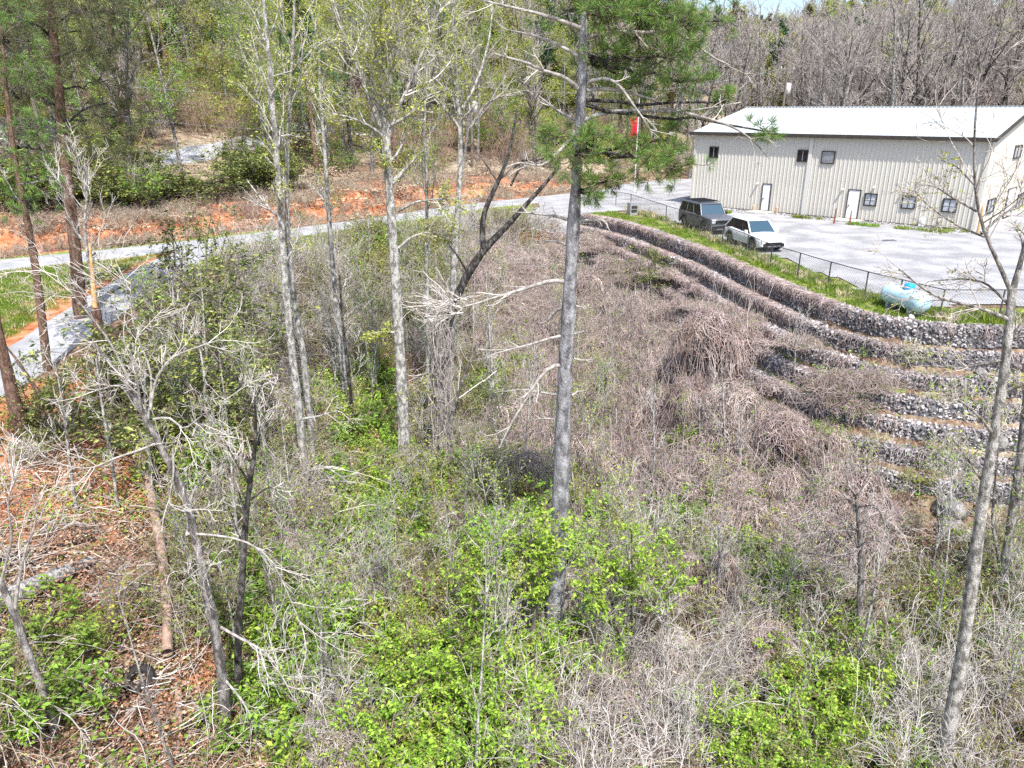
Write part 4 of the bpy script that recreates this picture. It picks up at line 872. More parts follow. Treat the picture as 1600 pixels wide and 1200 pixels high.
# the far wood: one mass on the ridges
def far_wood(name, protos_mb, n, seed, dist, pxr, sc, label, cond=lambda x, y: True):
    g = rs(seed); pts, rot, scl = [], [], []
    px = g.uniform(pxr[0], pxr[1], n * 3); d = dist[0] + (dist[1] - dist[0]) * g.uniform(size=n * 3) ** .8; dx = (px - 800) / F_PX / 1.065; X = d * dx; Yy = d; Z = height(X, Yy)
    for x, y, z in zip(X, Yy, Z):
        if cond(x, y) and len(pts) < n: pts.append((x, y, z - .3)); rot.append((g.normal() * .04, g.normal() * .04, g.uniform(0, 6.28))); scl.append(g.uniform(*sc))
    return scatter(name, protos_mb, pts, np.array(rot), np.array(scl), label, 'woods')
def mb_tree(seed, H, r, bark, tw, leaf=None, nleaf=0, **k):
    g = rs(seed); P = grow([[0, 0, -.4]], [[g.normal() * .04, g.normal() * .04, 1]], H, 8, .04, .03, g)[0]; Rd = taper([r], .15, 8)[0]; mb = MB(); mb.tubes(P[None], Rd[None], 5, bark); branches(mb, mb, P, Rd, g, bk=bark, tw=tw, leaf=leaf, nleaf=nleaf, sides=(3, 3, 3), **k); return mb
def mb_pine(seed, H, needle):
    g = rs(seed); P = grow([[0, 0, -.4]], [[0, 0, 1]], H, 8, .02, .03, g)[0]; Rd = taper([.22], .15, 8)[0]; mb = MB(); mb.tubes(P[None], Rd[None], 5, 'bark_redpine'); L1, R1, last = branches(mb, mb, P, Rd, g, limbs=26, t0=.3, limb_len=3.4, limb_ang=(1.1, 1.6), up=.03, l2=5, l3=3, tw='twig_dark', bk='bark_redpine', shape='cone', limb_r=.3, sides=(3, 3, 3))
    p, d, rr, t = kids(last, .01, 7, .2, 1, (.2, 1.), g); mb.leaves(p, .8, .3, g, needle, flat=.3, D=d); return mb
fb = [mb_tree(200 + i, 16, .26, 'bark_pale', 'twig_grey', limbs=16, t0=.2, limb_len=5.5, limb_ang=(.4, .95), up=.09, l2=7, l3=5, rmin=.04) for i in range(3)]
fl = [mb_tree(210 + i, 16, .22, 'bark_grey', 'twig_grey', ['leaf_yellow', 'leaf_yellow', 'leaf_olive'][i], 5, lsize=.6, lwid=.8, limbs=16, t0=.2, limb_len=4.5, l2=6, l3=4, rmin=.025, leaf_spread=.5) for i in range(3)]
fpn = [mb_pine(220 + i, 19, ['needle_blue', 'needle_olive'][i]) for i in range(2)]
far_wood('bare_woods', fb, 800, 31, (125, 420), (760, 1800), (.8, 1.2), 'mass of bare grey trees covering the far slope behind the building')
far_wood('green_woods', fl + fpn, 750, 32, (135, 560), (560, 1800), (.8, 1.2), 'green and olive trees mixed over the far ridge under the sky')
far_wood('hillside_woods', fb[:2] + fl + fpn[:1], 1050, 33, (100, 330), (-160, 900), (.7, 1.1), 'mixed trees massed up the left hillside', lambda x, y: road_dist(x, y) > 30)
# understorey behind the road: dark evergreen bushes and thin bare saplings
ev = [leafy_shrub(300 + i, 2.0, 3.0, 'leaf_ever', stems=12, l2=7, l3=5, nl=6, ls=.22, lw=.45, tw='twig_dark') for i in range(3)]
md = [leafy_shrub(310 + i, 2.0, 3.2, ['leaf_mid', 'leaf_yellow'][i], stems=10, l2=6, l3=5, nl=5, ls=.18, lw=.6) for i in range(2)]
def project1(x, y, z):
    dz = z - CAMZ; return 600 - F_PX * (y * sp + dz * cp) / (y * cp - dz * sp)
def line_points(n, seed, f):
    g = rs(seed); out = []
    while len(out) < n:
        p = f(g)
        if p is not None: out.append(p)
    out = np.array(out); P = np.c_[out, height(out[:, 0], out[:, 1]) - .05]; return P, np.c_[g.normal(size=(n, 2)) * .06, g.uniform(0, 6.28, n)], g
def hillpt(lo, hi, pxr, d0=44, d1=120):
    def f(g):
        px = g.uniform(*pxr); d = g.uniform(d0, d1); x = d * (px - 800) / F_PX / 1.065; rd = float(road_dist(np.array([x]), np.array([d]))[0])
        if 205 < px < 365 and 8 < rd < 60 and lo > 3:
            tr_ = min(math.hypot(x - q[0], d - q[1]) for q in hd[:4]); z_ = hz(x, d); py_ = project1(x, d, z_ + 3.5)
            if tr_ < 5 or (py_ < 248 and project1(x, d, z_) > 236): return None
        return (x, d) if lo < rd < hi else None
    return f
evo = []
for i, mbb in enumerate(ev): me_ = mbb.mesh('evergreen_bush'); evo.append(me_)
P, Rr, g = line_points(28, 51, hillpt(8, 15, (-40, 430), 44, 80))
for i, p in enumerate(P):
    o = bpy.data.objects.new('evergreen_bush', evo[i % 3]); C.objects.link(o); o.location = p; o.rotation_euler = Rr[i]; s = g.uniform(.45, 1.15); o.scale = (s * 1.2, s * 1.2, s); tag(o, 'dark evergreen bush under the trees above the red clay bank', 'bush', 'evergreen bushes above the clay bank')
for i, (px, py, s, lab) in enumerate([(205, 322, .75, 'dark evergreen bush above the clay bank under the tall red brown pine'), (238, 318, .7, 'low dark evergreen bush directly below the left end of the hill track'), (268, 314, .72, 'dark evergreen bush in the row just below the hill track'), (298, 312, .66, 'low evergreen bush in the row below the middle of the hill track'), (330, 309, .62, 'small evergreen bush below the right end of the hill track')]):
    o = bpy.data.objects.new('evergreen_bush', evo[i % 3]); C.objects.link(o); o.location = hit(px, py); o.rotation_euler = (0, 0, i * 1.7); o.scale = (s * 1.7, s * 1.3, s); tag(o, lab, 'bush', 'evergreen bushes below the hill track')
P, Rr, g = line_points(420, 52, hillpt(8, 70, (-60, 1080), 44, 150)); scatter('hill_undergrowth', md + [brush(320, 1.5, 3.5, tw='twig_grey', rad=.018), brush(321, 1.5, 4.5, tw='twig_brown', rad=.018)], P, Rr, g.uniform(.5, 1.2, len(P)), 'thin bare saplings and light green undergrowth beneath the hillside trees', 'undergrowth')
P, Rr, g = line_points(360, 53, hillpt(2.6, 9, (-60, 900), 38, 100)); scatter('bank_brush', [brush(330, 1.0, .9, tw='vine_tan', n=50, lean=.6, rad=.012), bramble(331, 1.0, .7, tw='twig_brown', rad=.012)], P, Rr, g.uniform(.5, 1.2, len(P)), 'dry brown weeds and brambles over the red clay bank', 'weeds')
P, Rr, g = line_points(700, 54, hillpt(3, 60, (-60, 1100), 38, 130)); scatter('hill_leaves', [leaf_patch(340, 1.5, 150, 'leaf_litter_tan', .2, zt=.15), leaf_patch(341, 1.5, 150, 'leaf_litter_tan', .2, zt=.15)], P, Rr, g.uniform(.7, 1.3, len(P)), 'fallen brown leaves over the hillside', 'fallen leaves')

ORD = ['first', 'second', 'third', 'fourth', 'fifth', 'sixth', 'seventh', 'eighth', 'ninth', 'tenth', 'eleventh', 'twelfth']
def row_labels(objs, n, fmt, x_ref=None, side=('left', 'right')):
    """the nearest n of a wood are named one by one, counted from a landmark"""
    def pxof(o): d = np.array(o.location) - [0, 0, CAMZ]; return 800 + F_PX * d[0] / (d[1] * cp - d[2] * sp)
    v = [(o.location[1], pxof(o), o) for o in objs]; v = [q for q in v if -20 < q[1] < 1620]; v = sorted(v, key=lambda q: q[0])[:n]
    if x_ref is None: v = sorted(v, key=lambda q: q[1]); L = [(q[2], ORD[i] if i < 12 else None, 'left') for i, q in enumerate(v)]
    else:
        r = sorted([q for q in v if q[1] >= x_ref], key=lambda q: q[1]); l = sorted([q for q in v if q[1] < x_ref], key=lambda q: -q[1]); L = [(q[2], ORD[i] if i < 12 else None, 'right') for i, q in enumerate(r)] + [(q[2], ORD[i] if i < 12 else None, 'left') for i, q in enumerate(l)]
    for o, a, s_ in L:
        if a: o['label'] = fmt % ((a, s_) if x_ref is not None else a)
tops = [o for o in C.objects if o.parent is None]; GR = lambda q: [o for o in tops if o.get('group') == q]
row_labels(GR(G_BARE), 22, '%s bare hardwood %s of the utility pole, front row behind the building', 1223)
row_labels(GR(G_LEAF), 22, '%s leafing tree %s of the roadside pole, front row on the hill', 738)
row_labels(GR(G_HILL), 20, '%s bare hardwood %s of the roadside pole, front row on the hill', 738)
row_labels(GR(G_PINE), 12, '%s pine from the left edge among the nearest pines above the road')
row_labels(GR('evergreen bushes above the clay bank'), 12, '%s evergreen bush from the left in the front row above the clay bank')
# ================================================================ THE THICKET
def project(P):
    d = P - np.array([0, 0, CAMZ]); zc = d[:, 1] * cp - d[:, 2] * sp; yc = d[:, 1] * sp + d[:, 2] * cp
    return 800 + F_PX * d[:, 0] / zc, 600 - F_PX * yc / zc, zc
BLOBS = {
 'bright': [(700,1080,130),(640,1150,100),(800,1000,60),(480,970,70),(540,1050,60),(850,840,90),(1010,860,70),(740,920,70),(590,800,80),(330,720,55),(560,840,60),(560,630,50),(650,800,60),(940,620,40),(790,600,55),(1170,850,70),(1330,1090,110),(1180,1150,60),(1000,520,35),(1290,670,30),(1100,700,45),(400,900,40),(690,1160,80),(1120,900,40),(450,1150,60),(120,1000,30),(30,1060,60),(960,1060,40),(1470,1000,40),(620,400,60),(500,640,40),(390,1000,60),(900,450,35),(1450,730,40)],
 'olive': [(1400,960,110),(300,920,70),(250,620,80),(620,450,80),(560,520,60),(700,650,60),(330,880,50),(1250,1000,60),(1500,950,70),(950,700,50),(1200,620,50),(60,640,60),(400,760,70),(1000,640,60),(780,760,60),(1380,860,60)],
 'ever': [(320,450,55),(290,520,60),(330,590,60),(250,640,70),(400,500,40),(180,600,40),(350,650,50),(1230,700,40),(1080,690,35)],
 'vine': [(830,520,70),(1130,480,90),(1040,500,80),(1180,520,50),(960,560,80),(840,700,70),(1150,760,80),(1000,740,80),(1060,600,100),(860,900,60),(1250,560,90),(1330,620,70),(1380,660,50),(960,440,80),(900,400,60),(850,380,50),(800,450,60),(1300,780,60),(1250,850,50),(1150,600,90),(1260,640,80),(900,500,60),(740,420,50),(820,620,40)],
 'tan': [(980,1000,110),(1000,1130,110),(1150,1000,80),(450,860,90),(400,620,90),(620,900,50),(870,1100,80),(1080,900,60),(1250,900,70),(1480,1100,90),(1550,1000,80),(300,820,60),(540,1130,60),(700,480,60),(400,430,60),(480,500,70),(780,860,60),(900,960,80),(1350,760,60)],
 'litter': [(100,720,160),(60,850,150),(150,980,160),(230,760,90),(250,780,70),(120,1120,100),(570,690,50),(590,590,50),(230,1000,70),(1010,670,40),(700,910,30),(1400,860,50),(300,1090,60),(40,560,60)],
}
KN = list(BLOBS)
def kind_weights(px, py):
    W = np.zeros((len(KN), len(px)))
    for i, k in enumerate(KN):
        for a, b, r in BLOBS[k]: W[i] = np.maximum(W[i], np.exp(-((px - a) ** 2 + (py - b) ** 2) / (r * r * 1.1)))
    return W
g = rs(77)
N_ = 60000; X = g.uniform(-30, 32, N_); Yy = 9 + 54 * g.uniform(size=N_) ** .9; Z = height(X, Yy); D_, _, Wl = edge_info(X, Yy)
PX, PY, ZC = project(np.c_[X, Yy, Z + .5]); RDp = road_dist(X, Yy)
wall_zone = (Wl > .5) & (D_ < 5.3)
ok = (D_ > .4) & (PX > -150) & (PX < 1750) & (PY < 1340) & (PY > 300) & (RDp < -4)
ok &= ~((X < -13) & (np.abs(X + 18.3) < 3.0))
X, Yy, Z, D_, PX, PY, Wl, wz = X[ok], Yy[ok], Z[ok], D_[ok], PX[ok], PY[ok], Wl[ok], wall_zone[ok]
# the path from the camera to the ground covers a pixel more thinly far away: keep counts even on the ground
KW = kind_weights(PX, PY); best = KW.argmax(0); strength = KW.max(0)
used_ = np.zeros(len(X), bool)
def pick(n, seed, cond, zoff=-.05, tilt=.08, prob=None):
    gg = rs(seed); c = np.where(cond & ~used_)[0]
    if prob is not None: c = c[gg.random(len(c)) < prob[c]]
    if len(c) > n: c = gg.choice(c, n, replace=False)
    used_[c] = True; P = np.c_[X[c], Yy[c], Z[c] + zoff]; return P, np.c_[gg.normal(size=(len(c), 2)) * tilt, gg.uniform(0, 6.28, len(c))], gg
def kk(n): return KW[KN.index(n)]
noisy = vnoise(X, Yy, 2.2, 61)
# the lasting carpet first: leaves, sticks, low green
P, Rr, gg = pick(3600, 1, ~wz, .0); scatter('fallen_leaves', [leaf_patch(400, 1.0, 210, 'leaf_litter', .085, zt=.1), leaf_patch(401, 1.0, 210, 'leaf_litter_tan', .08, zt=.1), leaf_patch(402, 1.0, 210, 'leaf_litter', .075, zt=.1)], P, Rr, gg.uniform(.7, 1.3, len(P)), 'red brown and tan fallen leaves covering the thicket floor', 'fallen leaves')
P, Rr, gg = pick(1500, 2, ~wz, .0); scatter('fallen_twigs', [stick_patch(410, 1.0, 26, 'twig_pale'), stick_patch(411, 1.0, 26, 'twig_grey', 1.0), stick_patch(412, 1.0, 20, 'twig_brown', .8)], P, Rr, gg.uniform(.7, 1.3, len(P)), 'pale fallen twigs scattered over the thicket floor', 'fallen twigs')
P, Rr, gg = pick(1300, 3, ~wz & (kk('vine') < .75), .0, prob=.25 + .75 * np.maximum(kk('bright'), kk('litter') * .4)); scatter('ground_greens', [leaf_patch(420, .8, 60, 'leaf_mid', .13, zt=.35, flat=.6), leaf_patch(421, .8, 60, 'leaf_bright', .12, zt=.3, flat=.6), leaf_patch(422, .8, 50, 'leaf_olive', .12, zt=.3, flat=.6)], P, Rr, gg.uniform(.6, 1.2, len(P)), 'low green seedlings and vines on the thicket floor', 'ground cover')
# the straight log, the weathered log and the tyre lie clear of brush
used_ |= (np.abs(PX - np.interp(PY, [735, 820, 890, 960, 1060], [233, 245, 258, 268, 268])) < 30) & (PY > 735) & (PY < 1110)
used_ |= (np.hypot(PX - 221, PY - 1080) < 42) | (np.hypot(PX - 150, PY - 1088) < 30)
used_ |= (PX < 150) & (np.abs(PY - (965 - .55 * PX)) < 34)
# masses of undergrowth by kind
P, Rr, gg = pick(760, 4, ~wz, prob=np.clip(kk('bright') * 1.5 - .12, 0, 1)); scatter('green_undergrowth', [leafy_shrub(430, 1.1, 1.3, 'leaf_bright', stems=7, l2=5, l3=4, nl=7, ls=.14), leafy_shrub(431, 1.2, 1.1, 'leaf_mid', stems=7, l2=5, l3=4, nl=7, ls=.14), leafy_shrub(432, 1.0, 1.6, 'leaf_yellow', stems=7, l2=5, l3=4, nl=4, ls=.10)], P, Rr, gg.uniform(.6, 1.15, len(P)), 'fresh green leafy undergrowth across the ravine thicket', 'undergrowth')
P, Rr, gg = pick(560, 5, ~wz, prob=np.clip(kk('olive') * .9 + .14 - kk('vine') * .35 - kk('litter') * .45, 0, 1)); scatter('olive_undergrowth', [brush(440, 1.0, 1.9, n=34, leaf='leaf_olive', nl=7), brush(441, 1.0, 1.6, n=34, leaf='leaf_mid', nl=6, tw='twig_brown'), leafy_shrub(442, 1.2, 1.6, 'leaf_olive', stems=8, l2=5, l3=4, nl=4, ls=.10)], P, Rr, gg.uniform(.6, 1.2, len(P)), 'thin olive leafed undergrowth between the trees', 'undergrowth')
P, Rr, gg = pick(640, 6, ~wz, prob=np.clip(kk('tan') * .9 + .22 - kk('litter') * .6 - kk('bright') * .6 - kk('vine') * .2, 0, 1)); scatter('bare_brush', [brush(450, 1.0, 2.3, n=26, leaf='leaf_yellow', nl=2), brush(451, 1.1, 1.8, n=26, tw='twig_brown', leaf='leaf_olive', nl=3), bramble(452, 1.3, 1.1), bramble(453, 1.4, 1.4, tw='twig_pale', n=45), brush(454, .9, 3.0, n=26, tw='twig_pale'), bramble(455, 1.2, .9, tw='twig_brown')], P, Rr, gg.uniform(.6, 1.2, len(P)), 'tangle of bare grey and tan brush and brambles filling the ravine', 'brush')
P, Rr, gg = pick(170, 16, ~wz & (Yy < 33), prob=np.clip(.55 + kk('tan') * .5 - kk('litter') * .8 - kk('bright') * .4, 0, 1)); scatter('pale_brambles', [bramble(456, 1.5, 1.7, tw='twig_grey', n=12, rad=.010), bramble(457, 1.6, 2.0, tw='twig_pale', n=7, rad=.009), bramble(458, 1.4, 1.5, tw='vine_tan', n=14, rad=.012)], P, Rr, gg.uniform(.6, 1.2, len(P)), 'long pale arching canes standing out of the brush', 'brambles')
P, Rr, gg = pick(700, 7, (kk('vine') > .18) & (D_ > np.where(PX < 1050, 3.6, 4.9)), prob=np.clip(kk('vine') * 1.1, 0, 1)); scatter('dead_vines', [vine_mound(460, 1.5, 1.1, 380, rad=.010), vine_mound(461, 1.3, 1.6, 380, hang=1.1, rad=.010), vine_mound(462, 1.7, .8, 380, rad=.010), brush(464, 1.2, 1.6, n=14, tw='vine_mauve', leaf='leaf_mid', nl=2), bramble(463, 1.5, 1.2, tw='vine_mauve', n=90)], P, Rr, gg.uniform(.8, 1.45, len(P)), 'mauve grey dead vines draped over the slope below the stone wall', 'dead vines')
P, Rr, gg = pick(100, 8, wz & (D_ > 1.2) & (kk('vine') > .3) & (PX < 1400), prob=np.clip(1.15 - (PX - 850) / 620, .1, .8)); P[:, 2] += .7; scatter('wall_vines', [vine_mound(470, .9, .35, 260, hang=1), bramble(471, .9, .5, tw='vine_mauve', n=50), vine_mound(472, 1.1, .45, 260, 'vine_mauve', hang=1)], P, Rr, gg.uniform(.6, 1.2, len(P)), 'dead vines creeping over the stone filled baskets', 'dead vines')
# strands hanging down the face of the stone rows
gs = rs(480); vm = MB()
for k in range(NT - 1):
    Pw, Nn, T = wall_curve(k * TS + .05); seg = np.r_[0, np.cumsum(np.linalg.norm(np.diff(Pw, axis=0), axis=1))]; n = 3800 if k < 3 else 2200; s = gs.uniform(0, 44, n)
    x = np.interp(s, seg, Pw[:, 0]); y = np.interp(s, seg, Pw[:, 1]); a1 = np.interp(s, seg, Nn[:, 0]); a2 = np.interp(s, seg, Nn[:, 1]); px_, py_, _ = project(np.c_[x, y, np.full(n, -k * TH)])
    keep = gs.random(n) < np.clip(1.25 - (px_ - 900) / 560, .22, 1) * (.55 + .45 * vnoise(s, s * 0, 1.5, k)); x, y, a1, a2, s = x[keep], y[keep], a1[keep], a2[keep], s[keep]; n = len(x)
    back = gs.uniform(.1, .8, n); dz = gs.uniform(.3, .9, n) * TH; j = gs.normal(size=(n, 6)) * .06; cols = []
    for q, (o, z) in enumerate(((-back, .03), (-back * .45, .07), (.03 + 0 * back, .04), (.10 + 0 * back, -dz * .3), (.09 + 0 * back, -dz * .7), (.07 + 0 * back, -dz))):
        o = o + gs.normal(size=n) * .03; t = j[:, q] + .12 * gs.normal(size=n) * (q < 2); cols.append(np.stack([x + a1 * o - a2 * t, y + a2 * o + a1 * t, -k * TH + .12 * (k == 0) + z + gs.normal(size=n) * .03], 1))
    vm.tubes(np.stack(cols, 1), .0095, 3, 'vine_mauve')
vm.build('hanging_vines', label='dead vine strands hanging over the faces of the stone wall', cat='dead vines', kind='stuff')
# weeds on the wall terraces at the right, tall dry weeds along the fence, grass in the yard
P, Rr, gg = pick(80, 9, wz & (PX > 1250), .1); scatter('terrace_weeds', [leaf_patch(490, .5, 50, 'leaf_mid', .12, zt=.4, flat=.5), brush(491, .5, .9, n=22, tw='twig_pale', leaf='leaf_yellow', nl=2)], P, Rr, gg.uniform(.6, 1.2, len(P)), 'small green weeds growing on the stone wall terraces', 'weeds')
gg = rs(491); pts = []
for a, b in zip(FP[2:-1], FP[3:]):
    for _ in range(int(np.linalg.norm(b - a) * 4)): q = a + (b - a) * gg.random(); pts.append(q + np.array([gg.normal() * .35, gg.normal() * .35 - .2, 0]))
pts = np.array(pts); scatter('fence_weeds', [brush(495, .3, 1.0, n=9, tw='grass_dry', side=2, rad=.006), grass_tuft(496, .35, 60, 'grass_dry', .4), grass_tuft(497, .35, 70, 'grass_blade', .3)], pts, np.c_[np.zeros((len(pts), 2)), gg.uniform(0, 6, len(pts))], gg.uniform(.6, 1.1, len(pts)), 'tall dry weeds and grass along the yard fence', 'weeds')
def grass_area(name, n, seed, f, label, protos):
    gg = rs(seed); xx, yy = f(gg, n * 6); e, _, w_ = edge_info(xx, yy); rd = road_dist(xx, yy); c = (rd < -2.4) | (xx > 6); 
    m = c & (np.abs(xx + 18.4) > 2.0); xx, yy = xx[m][:n], yy[m][:n]; scatter(name, protos, np.c_[xx, yy, height(xx, yy)], np.c_[np.zeros((len(xx), 2)), gg.uniform(0, 6, len(xx))], gg.uniform(.6, 1.2, len(xx)), label, 'grass')
tufts = [grass_tuft(500, .45, 110, 'grass_blade'), grass_tuft(501, .45, 110, 'grass_blade', .12), grass_tuft(502, .4, 70, 'grass_dry', .16)]
grass_area('yard_grass', 2600, 61, lambda q, n: (q.uniform(-34, -20.5, n), q.uniform(22, 47, n)), 'short green grass between the road and the driveway', tufts)
grass_area('verge_grass', 1800, 62, lambda q, n: (lambda a, b: (a, 49.5 + (a + 17) * 1.0 + b))(q.uniform(-17, 1, n), q.uniform(-9.5, -2.2, n)), 'green and dry grass on the verge below the road', tufts)
def strip_pts(q, n):
    Pw, Nn, T = wall_curve(0); i = q.integers(0, len(Pw), n); o = -q.uniform(1.0, 3.3, n); return Pw[i, 0] + Nn[i, 0] * o + q.normal(size=n) * .2, Pw[i, 1] + Nn[i, 1] * o + q.normal(size=n) * .2
grass_area('fence_grass', 1500, 63, strip_pts, 'bright green grass strip between the fence and the stone wall', tufts[:2] + [grass_tuft(503, .4, 80, 'grass_dry', .1)])
# grass clumps at the foot of the building
for (px, py, n, lab) in ((1140, 333, 5, 'left of the white door nearer the cars'), (1262, 341, 7, 'below the downspout on the building front'), (1348, 352, 9, 'right of the second white door'), (1440, 360, 12, 'below the last window of the building front'), (1488, 361, 7, 'at the near corner of the building')):
    p = atz(px, py, .05); gg = rs(px); mb = MB()
    for j in range(n): q = grass_tuft(px + j, .3, 60, 'grass_blade', .25); c = bd * gg.uniform(-1.1, 1.1) * (n / 8) - bn * gg.uniform(0, .5); mb.add(np.vstack(q.v) + [c[0], c[1], 0], None, np.vstack([f for f, _, _ in q.t]), 'grass_blade', False)
    o = mb.build('grass_clump', label='green grass clump ' + lab, cat='grass', group='grass clumps along the building'); o.location = p
# stone rubble strip along the wall of the building
gg = rs(66); n = 1500; u = gg.uniform(-1, LW + 1, n); v = -np.abs(gg.normal(size=n)) * .8 - .1; mb = MB(); rocks(mb, np.c_[BA[0] + bd[0] * u + bn[0] * v, BA[1] + bd[1] * u + bn[1] * v, np.full(n, .06)], .06, gg, 'rock'); mb.build('rubble', label='small grey stones spilled along the foot of the building', cat='rubble', kind='stuff')
# ================================================================ THE TREES ONE CAN PICK OUT
def pts3(pts, Y0, dY=0.0):
    n = len(pts); return np.array([at(p[0], p[1], Y0 + (p[2] if len(p) > 2 else dY * i / max(1, n - 1))) for i, p in enumerate(pts)])
def px2m(w, P):
    d = P - np.array([0, 0, CAMZ]); return w / 2 * (d[..., 1] * cp - d[..., 2] * sp) / F_PX
def px_tree(seed, name, label, pts, w, bark, tw='twig_pale', Y=None, cat='tree', dY=0.0, limbs=(), k=18, sub=(6, 4), crown=None, sides=9, wob=.0, group=None, limb_bark=None, leaf=None, nleaf=0, lsize=.1, limb_len=.45, knots=0):
    """a trunk drawn through given points of its own upright plane; limbs: (points, width, depth change at the tip)"""
    g = rs(seed); base = hit(*pts[0][:2]); Y = base[1] if Y is None else Y
    P = smooth_line(pts3(pts, Y, dY), k, 2); P[0] = pts3(pts, Y, dY)[0]; gz = hz(P[0, 0], P[0, 1])
    if P[0, 2] > gz - .1: P = np.vstack([[P[0, 0] * 1.0, P[0, 1], min(gz, P[0, 2]) - .3], P])
    W_ = .88 * np.interp(np.linspace(0, 1, len(P)), np.linspace(0, 1, len(w)), w); Rd = px2m(W_, P) * (1 + .05 * g.normal(size=len(P)))
    org = P[0].copy(); root = empty(name, org, label=label, cat=cat, group=group); P = P - org; tr, cr = MB(), MB()
    Pf = resample(P, k * 3) if knots else P; Rf = np.interp(np.linspace(0, 1, len(Pf)), np.linspace(0, 1, len(Rd)), Rd)
    if knots: Rf = Rf * (1 + knots * g.normal(size=len(Rf)))
    tr.tubes(Pf[None], Rf[None], sides, bark, cap=True); tr.build('trunk', root)
    for (lp, lw, ldY) in limbs:
        Q = smooth_line(pts3(lp, Y, ldY), 12, 1) - org; Rq = px2m(np.linspace(lw, max(1.2, lw * .3), 12), Q + org); b = MB(); b.tubes(Q[None], Rq[None], 6, limb_bark or bark); 
        LL = np.sum(np.linalg.norm(np.diff(Q, axis=0), axis=1))
        if sub[0]:
            p, d, rr, t = kids(Q[None], Rq[None], sub[0], .25, 1, (.4, 1.1), g); A = grow(p, d, LL * limb_len * g.uniform(.4, 1.1, len(p)), 8, .10, .02, g); b.tubes(A, taper(np.maximum(rr * .5, .009), .4, 8), 4, tw); last = A
            if sub[1]: p, d, rr, t = kids(A, .01, sub[1], .2, 1, (.4, 1.0), g); B = grow(p, d, LL * limb_len * .45 * g.uniform(.3, 1.1, len(p)), 6, .13, .02, g); b.tubes(B, taper(np.full(len(B), .007), .5, 6), 3, tw); last = B
            if sub[1] and LL > 1.5: p, d, rr, t = kids(B, .01, 3, .2, 1, (.4, 1.0), g); B = grow(p, d, LL * limb_len * .2 * g.uniform(.3, 1.1, len(p)), 4, .2, .02, g); b.tubes(B, .005, 3, tw)
            if leaf: p, d, rr, t = kids(last, .01, nleaf, .2, 1, (.2, 1.2), g); b.leaves(p + g.normal(size=p.shape) * .06, lsize, .6, g, leaf, flat=.4)
        b.build('branch', root)
    if crown: tt = MB(); branches(tt, cr, P, Rd, g, bk=limb_bark or bark, tw=tw, **crown); 
    if crown:
        tt.build('limbs', root, kind='stuff'); cr.build('crown', root)
    return root, P + org, Y
def needles(name, root, centres, Y, seed, mats=('needle_green',), n=26, link=None, nl=.24):
    """pine foliage: twig sprays with tufts of needles round given points"""
    g = rs(seed); org = np.array(root.location); mb = MB()
    for (px, py, r, dy) in centres:
        c = at(px, py, Y + dy) - org; rm = r / F_PX * (Y + dy) ; m = int(n * max(.5, (r / 40) ** 2)); s = c + g.normal(size=(m, 3)) * rm * np.array([.42, .42, .30]); dirs = unit(s - c + np.array([0, 0, .1 * rm]) + g.normal(size=(m, 3)) * .2)
        if link is not None:
            a = link - org; kq = min(range(len(a)), key=lambda i: np.linalg.norm(a[i] - c)); L0 = np.linspace(a[kq], c, 9) + g.normal(size=(9, 3)) * .05; mb.tubes(L0[None], np.linspace(.045, .02, 9)[None], 5, 'bark_dark')
        st = np.broadcast_to(c, (m, 3)) + (s - c) * .15; Lk = np.stack([st, (st + s) / 2 + g.normal(size=(m, 3)) * .04, s], 1); mb.tubes(Lk, .009, 3, 'twig_dark')
        P = grow(s, dirs, rm * .35, 5, .2, .04, g); mb.tubes(P, .008, 3, 'twig_dark'); p, d, rr, t = kids(P, .01, 3, .2, 1, (.4, .9), g); Q = grow(p, d, rm * .22, 4, .2, .05, g); mb.tubes(Q, .006, 3, 'twig_dark')
        for mt, cnt in zip(mats, (30, 3)): p, d, rr, t = kids(Q, .006, cnt, .15, 1, (.3, 1.0), g); mb.leaves(p, nl * .8, .05, g, mt, flat=.1, D=d * 1.6)
    return mb.build(name, root)

